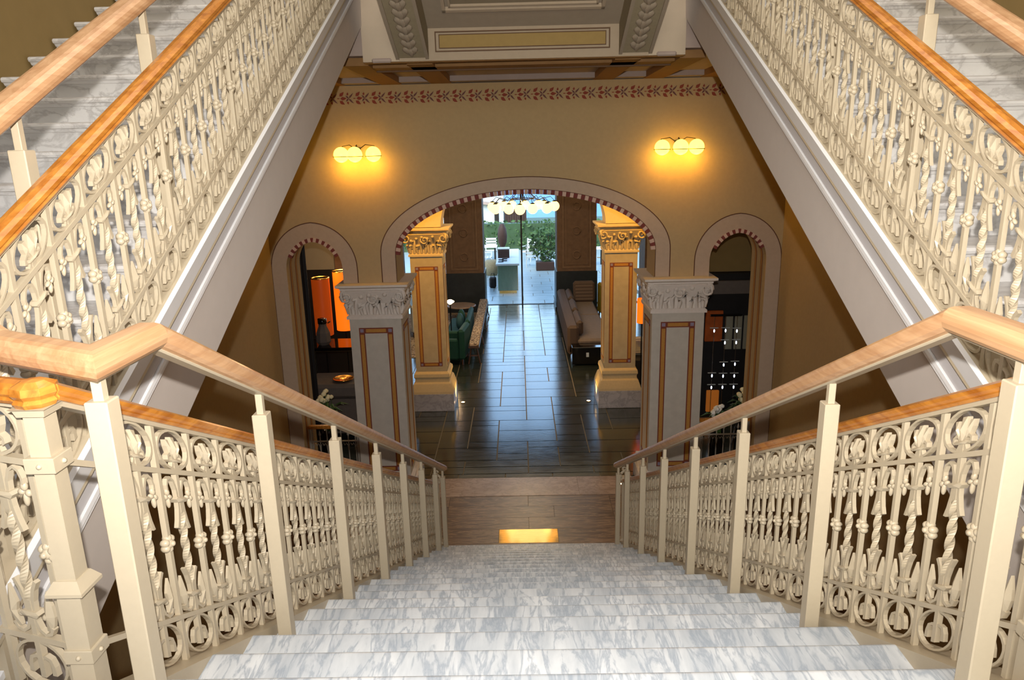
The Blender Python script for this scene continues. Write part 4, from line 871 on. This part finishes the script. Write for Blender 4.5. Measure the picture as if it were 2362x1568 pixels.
# ================================================================== DOOR WALL
dw = thing('wall_door', 'far glazed wall of the lobby with dark slate and brown piers', None, (0, 21.5, 0), kind='structure')
MB().box(-7, 7, 21.0, 22.1, Z(-.35), Z(.3)).build('header', 'pier_brown', dw)
for s, x0, x1 in ((-1, -2.24, -1.13), (1, 1.03, 2.18)):
    MB().box(x0, x1, 21.0, 22.0, Z(-3.48), Z(-.35)).build('pier', 'pier_brown', dw)
    m = MB(); frame(m, x0+.16, x1-.16, Z(-3.38), Z(-1.2), .035, 20.97, 21.0); frame(m, x0+.26, x1-.26, Z(-3.28), Z(-1.3), .015, 20.98, 21.0)
    for z in (-3.0, -2.3, -1.6): m.tube([((x0+x1)/2+.11*math.cos(t), 20.985, Z(z)+.11*math.sin(t)) for t in [i*2*PI/16 for i in range(17)]], .016, 6)
    m.build('pier_moulding', 'pier_frame', dw)
    MB().box(x0-.03, x1+.03, 20.96, 22.0, .0, Z(-3.48)).build('slate_cladding', 'slate_clad', dw); MB().box(x0-.06, x1+.06, 20.93, 22.0, .0, .12).build('skirting', 'slate_clad', dw)
    X = sorted((s*3.6, s*7)); MB().box(X[0], X[1], 21.0, 22.0, 0, Z(-.35)).build('pier', 'pier_brown', dw)
dr = thing('door_1', 'tall sliding glass door with slim dark stile', None, (0, 22, 0), kind='structure')
MB().box(-.025, .025, 21.97, 22.03, 0.01, Z(-.35)).build('stile', 'frame_dark', dr); MB().box(-1.13, 1.03, 21.97, 22.03, 0.0, .012).build('track', 'frame_dark', dr)
for a, b in ((-1.12, -.03), (.03, 1.02)): MB().box(a, b, 21.995, 22.005, .012, Z(-.35)).build('pane', 'glass', dr)
for s in (-1, 1):
    a, b = sorted((s*2.24 if s < 0 else 2.18, s*3.6)); wq = thing('window_%d' % (3+s), 'tall fixed glazing beside the %s pier' % SIDE[s], None, ((a+b)/2, 22, 0), kind='structure')
    MB().box(a, b, 21.995, 22.005, .03, Z(-.35)).build('pane', 'glass', wq); MB().box(a, b, 21.97, 22.03, 0, .03).build('sill', 'frame_dark', wq); MB().box((a+b)/2-.02, (a+b)/2+.02, 21.97, 22.03, .03, Z(-.35)).build('mullion', 'frame_dark', wq)

# ================================================================== TERRACE OUTSIDE
tr = thing('ground_terrace', 'pale grey slabbed terrace outside the glass door', None, (0, 22.1, 0), kind='structure')
MB().box(-30, 30, 22.1, 37, -.3, -.012).build('bedding', 'joint', tr)
y = 22.1; k = 0; tm = {}
while y < 33:
    d = (.5, .7, .42)[k % 3]; x = -3.3+(k % 3)*.33
    while x < 3.2:
        key = round(d, 2)
        if key not in tm: tm[key] = MB().box(-.49, .49, -d/2+.006, d/2-.006, -.03, 0).mesh('terrace_slab', 'terrace')
        inst('terrace_slab', tm[key], tr, (x+.5, y+d/2-22.1, 0)); x += 1.0
    y += d; k += 1
MB().box(-30, 30, 33.0, 37, -.03, -.005).build('terrace_slab', 'terrace', tr); 
for s in (-1, 1): X = sorted((s*3.9, s*30)); MB().box(X[0], X[1], 22.1, 33, -.03, -.005).build('terrace_slab', 'terrace', tr)
br = thing('bar_counter', 'fluted green bar counter with white top out on the terrace', 'bar counter', (-.47, 25.5, 0))
MB().box(-.80, -.14, 23.78, 27.3, .1, .95).build('body', 'slate_clad', br); MB().bbox(-.86, -.08, 23.7, 27.4, .95, 1.02, .012).build('counter_top', 'white_paint', br); MB().box(-.76, -.18, 23.84, 27.2, 0, .1).build('plinth', 'gold', br)
fm = MB().lathe([(.013, .11), (.013, .94)], (0, 0, 0), 8).mesh('flute', 'leaf_dark')
plain('flute_green', '#7f9a84', .35, .2, .5, .05, 10); fm.materials[0] = MATS['flute_green']
for i in range(25): inst('flute', fm, br, (-.32+.0266*i, -1.72, 0))
MB().box(-.145, -.13, 23.765, 23.79, .1, .95).build('edge_trim', 'gold', br)
for x, y, z0, lb in ((-.62, 25.2, 1.02, 'brown wooden box on the bar counter'),):
    b_ = thing('wooden_box', lb, 'box', (x, y, z0)); MB().bbox(x-.2, x+.2, y-.18, y+.18, z0, z0+.3, .01).build('body', 'terracotta', b_); MB().bbox(x-.21, x+.21, y-.19, y+.19, z0+.3, z0+.335, .006).build('lid', 'white_paint', b_)
for i in range(4):
    x, y = -.70+.12*(i % 2), 24.1+.22*i; b_ = thing('serving_tray', ('small dark tray nearest on the bar counter', 'second dark tray along the bar counter', 'third dark tray along the bar counter', 'farthest dark tray before the wooden box')[i], 'tray', (x, y, 1.02)); MB().bbox(x-.09, x+.09, y-.05, y+.05, 1.02, 1.045, .005).build('tray', 'black_metal', b_)
am = thing('amphora', 'tall brown terracotta jar standing behind the bar counter', 'jar', (-.72, 28.2, 0)); MB().lathe([(.16, 0), (.2, .02), (.2, .9), (.16, .95), (.1, .96)], (-.72, 28.2, 0), 18).build('stand', 'white_paint', am); MB().lathe([(.08, .96), (.17, 1.2), (.19, 1.45), (.16, 1.7), (.08, 1.88), (.06, 1.9)], (-.72, 28.2, 0), 18).build('jar', 'terracotta', am)
bg_ = thing('bag', 'black bag on the terrace floor left of the bar counter', 'bag', (-1.0, 24.9, 0)); MB().bbox(-1.14, -.9, 24.8, 25.1, 0, .38, .05).build('body', 'dark_panel', bg_); MB().tube([(-1.1, 24.95, .36), (-1.06, 24.95, .5), (-.98, 24.95, .5), (-.94, 24.95, .36)], .012, 6).build('handle', 'dark_panel', bg_)
wb = thing('wicker_pouf', 'round wicker pouf beside the bar counter', 'pouf', (-1.15, 27.6, 0)); MB().lathe([(.2, 0), (.3, .12), (.34, .3), (.3, .5), (.2, .58), (.01, .58)], (-1.15, 27.6, 0), 20).build('body', 'wicker', wb)
def terrace_chair(label, x, y, rz):
    t = thing('terrace_chair', label, 'chair', (x, y, 0), rz, 'white terrace chairs')
    def p(nm, *a): inst(nm, MB().box(*a).mesh(nm, 'white_paint'), t)
    for i in range(4): p('seat_slat', -.25, .25, -.25+.13*i, -.15+.13*i, .40, .43)
    for i in range(4): p('back_slat', -.25, .25, .24, .27, .5+.12*i, .58+.12*i)
    for a in (-.25, .22):
        p('leg', a, a+.03, -.25, -.22, 0, .62); p('leg', a, a+.03, .24, .27, 0, .95); p('armrest', a, a+.03, -.25, .27, .62, .65)
for i, (x, y, r, lb) in enumerate(((-1.45, 29.6, PI/2, 'white slatted chair beside the wicker pouf'), (-1.3, 31.5, 0, 'white slatted chair by the hedge on the left'), (.35, 31.0, -.6, 'white slatted chair behind the glass door stile'), (2.6, 28.0, PI, 'white slatted chair seen past the right pier'), (.45, 29.4, PI, 'white slatted chair left of the planter'))): terrace_chair(lb, x, y, r)
tt = thing('terrace_table', 'white terrace table in front of the hedge on the left', 'table', (-1.6, 30.6, 0)); MB().bbox(-2.2, -1.0, 30.2, 31.0, .70, .74, .01).build('table_top', 'white_paint', tt)
for x in (-2.1, -1.1):
    for y in (30.28, 30.92): MB().box(x-.025, x+.025, y-.025, y+.025, 0, .70).build('leg', 'frame_dark', tt)
tt = thing('terrace_table', 'white terrace table seen past the right pier', 'table', (2.8, 29.3, 0)); MB().bbox(2.2, 3.4, 28.9, 29.7, .70, .74, .01).build('table_top', 'white_paint', tt)
for x in (2.3, 3.3):
    for y in (28.98, 29.62): MB().box(x-.025, x+.025, y-.025, y+.025, 0, .70).build('leg', 'frame_dark', tt)
def shrub(label, x, y, z0, z1, rx, ry, n, rs, mat, planter=None, cat='shrub', group=None):
    R_ = random.Random(rs); t = thing('planter_bush' if planter else 'hedge', label, cat, (x, y, 0), group=group)
    m = MB()
    for i in range(n):
        a, b, c_ = R_.uniform(-1, 1), R_.uniform(-1, 1), R_.uniform(-1, 1)
        if planter and a*a+b*b+c_*c_ > 1: continue
        px, py, pz = x+rx*a, y+ry*b, (z0+z1)/2+(z1-z0)/2*c_; l = R_.uniform(.06, .13); u = Vector((R_.uniform(-1, 1), R_.uniform(-1, 1), R_.uniform(-1, 1))).normalized()*l; v = u.orthogonal()*.45; q = Vector((px, py, pz)); w_ = u.cross(v).normalized()*.012
        m.add([q-u, q+v, q+u, q-v, q+w_], [(0, 1, 4), (1, 2, 4), (2, 3, 4), (3, 0, 4)])
    m.build('foliage', mat, t, kind='stuff')
    if planter:
        MB().bbox(x-.36, x+.36, y-.3, y+.3, 0, .34, .02).build('planter', 'terracotta', t)
        for i in range(5): MB().tube([(x+.1*math.cos(i*1.3), y+.1*math.sin(i*1.3), .3), (x+.3*math.cos(i*1.3), y+.2*math.sin(i*1.3), z1-.35)], .015, 5).build('stem', 'wood_dark', t)
    else: MB().box(x-rx*.92, x+rx*.92, y-ry*.7, y+ry*.7, 0, z1-.1).build('core', 'leaf_dark', t)
    return t
shrub('leafy green bush in a brown planter outside the glass door', .95, 28.6, .3, 1.75, .65, .5, 900, 2, 'leaf', True, 'plant')
shrub('clipped green hedge along the far edge of the terrace', 0, 35.0, .1, 1.35, 9.0, .45, 5200, 4, 'leaf', None, 'hedge')
hs = thing('house', 'white house with tiled roof beyond the hedge on the left', 'house', (-3.2, 45, 0))
MB().box(-6.5, -.98, 44.8, 50, 0, 1.9).build('wall', 'house_white', hs)
MB().hexa([(-7, 44.4, 2.1), (-.96, 44.4, 1.34), (-.96, 50.4, 1.34), (-7, 50.4, 2.1), (-7, 44.4, 2.26), (-.96, 44.4, 1.5), (-.96, 50.4, 1.5), (-7, 50.4, 2.26)]).build('roof', 'roof_tile', hs)
MB().box(-1.55, -1.28, 44.76, 44.81, .2, .95).build('window', 'frame_dark', hs)
tbn = thing('timber_shed', 'dark brown timber shed beside the white house', 'shed', (-.25, 45, 0)); MB().box(-.93, .42, 44.9, 47, 0, 1.15).build('wall', 'timber_brown', tbn); MB().box(-.94, .5, 44.8, 47.1, 1.15, 1.25).build('roof', 'timber_brown', tbn)
for i in range(9): MB().box(-.92+.15*i, -.80+.15*i, 44.87, 44.9, 0, 1.14).build('board', 'timber_brown', tbn)
mn = MB(); g = []; R_ = random.Random(5)
prev = None
for i in range(41):
    x = -200+10*i; h = 14+9*math.sin(i*.55)+5*math.sin(i*1.7+1); g.append((x, h))
rings = []
for x, h in g: rings.append([(x, 185, -2), (x, 195, h*.5), (x, 215, h), (x, 260, h*.8), (x, 300, -2)])
mn.loft(rings, False, False, True); mo = mn.build('mountains', 'mountain', None); tag(mo, 'hazy blue mountain ridge far beyond the terrace', None, None, 'structure')
gd = MB().box(-30, 30, 37, 52, -.3, -.05).build('ground_far', 'leaf_dark', None); tag(gd, 'green land beyond the terrace', None, None, 'structure')
lk = MB().box(-600, 600, 52, 1500, -3.2, -3.0).build('ground_lake', 'lake', None); tag(lk, 'hazy blue lake beyond the garden', None, None, 'structure')
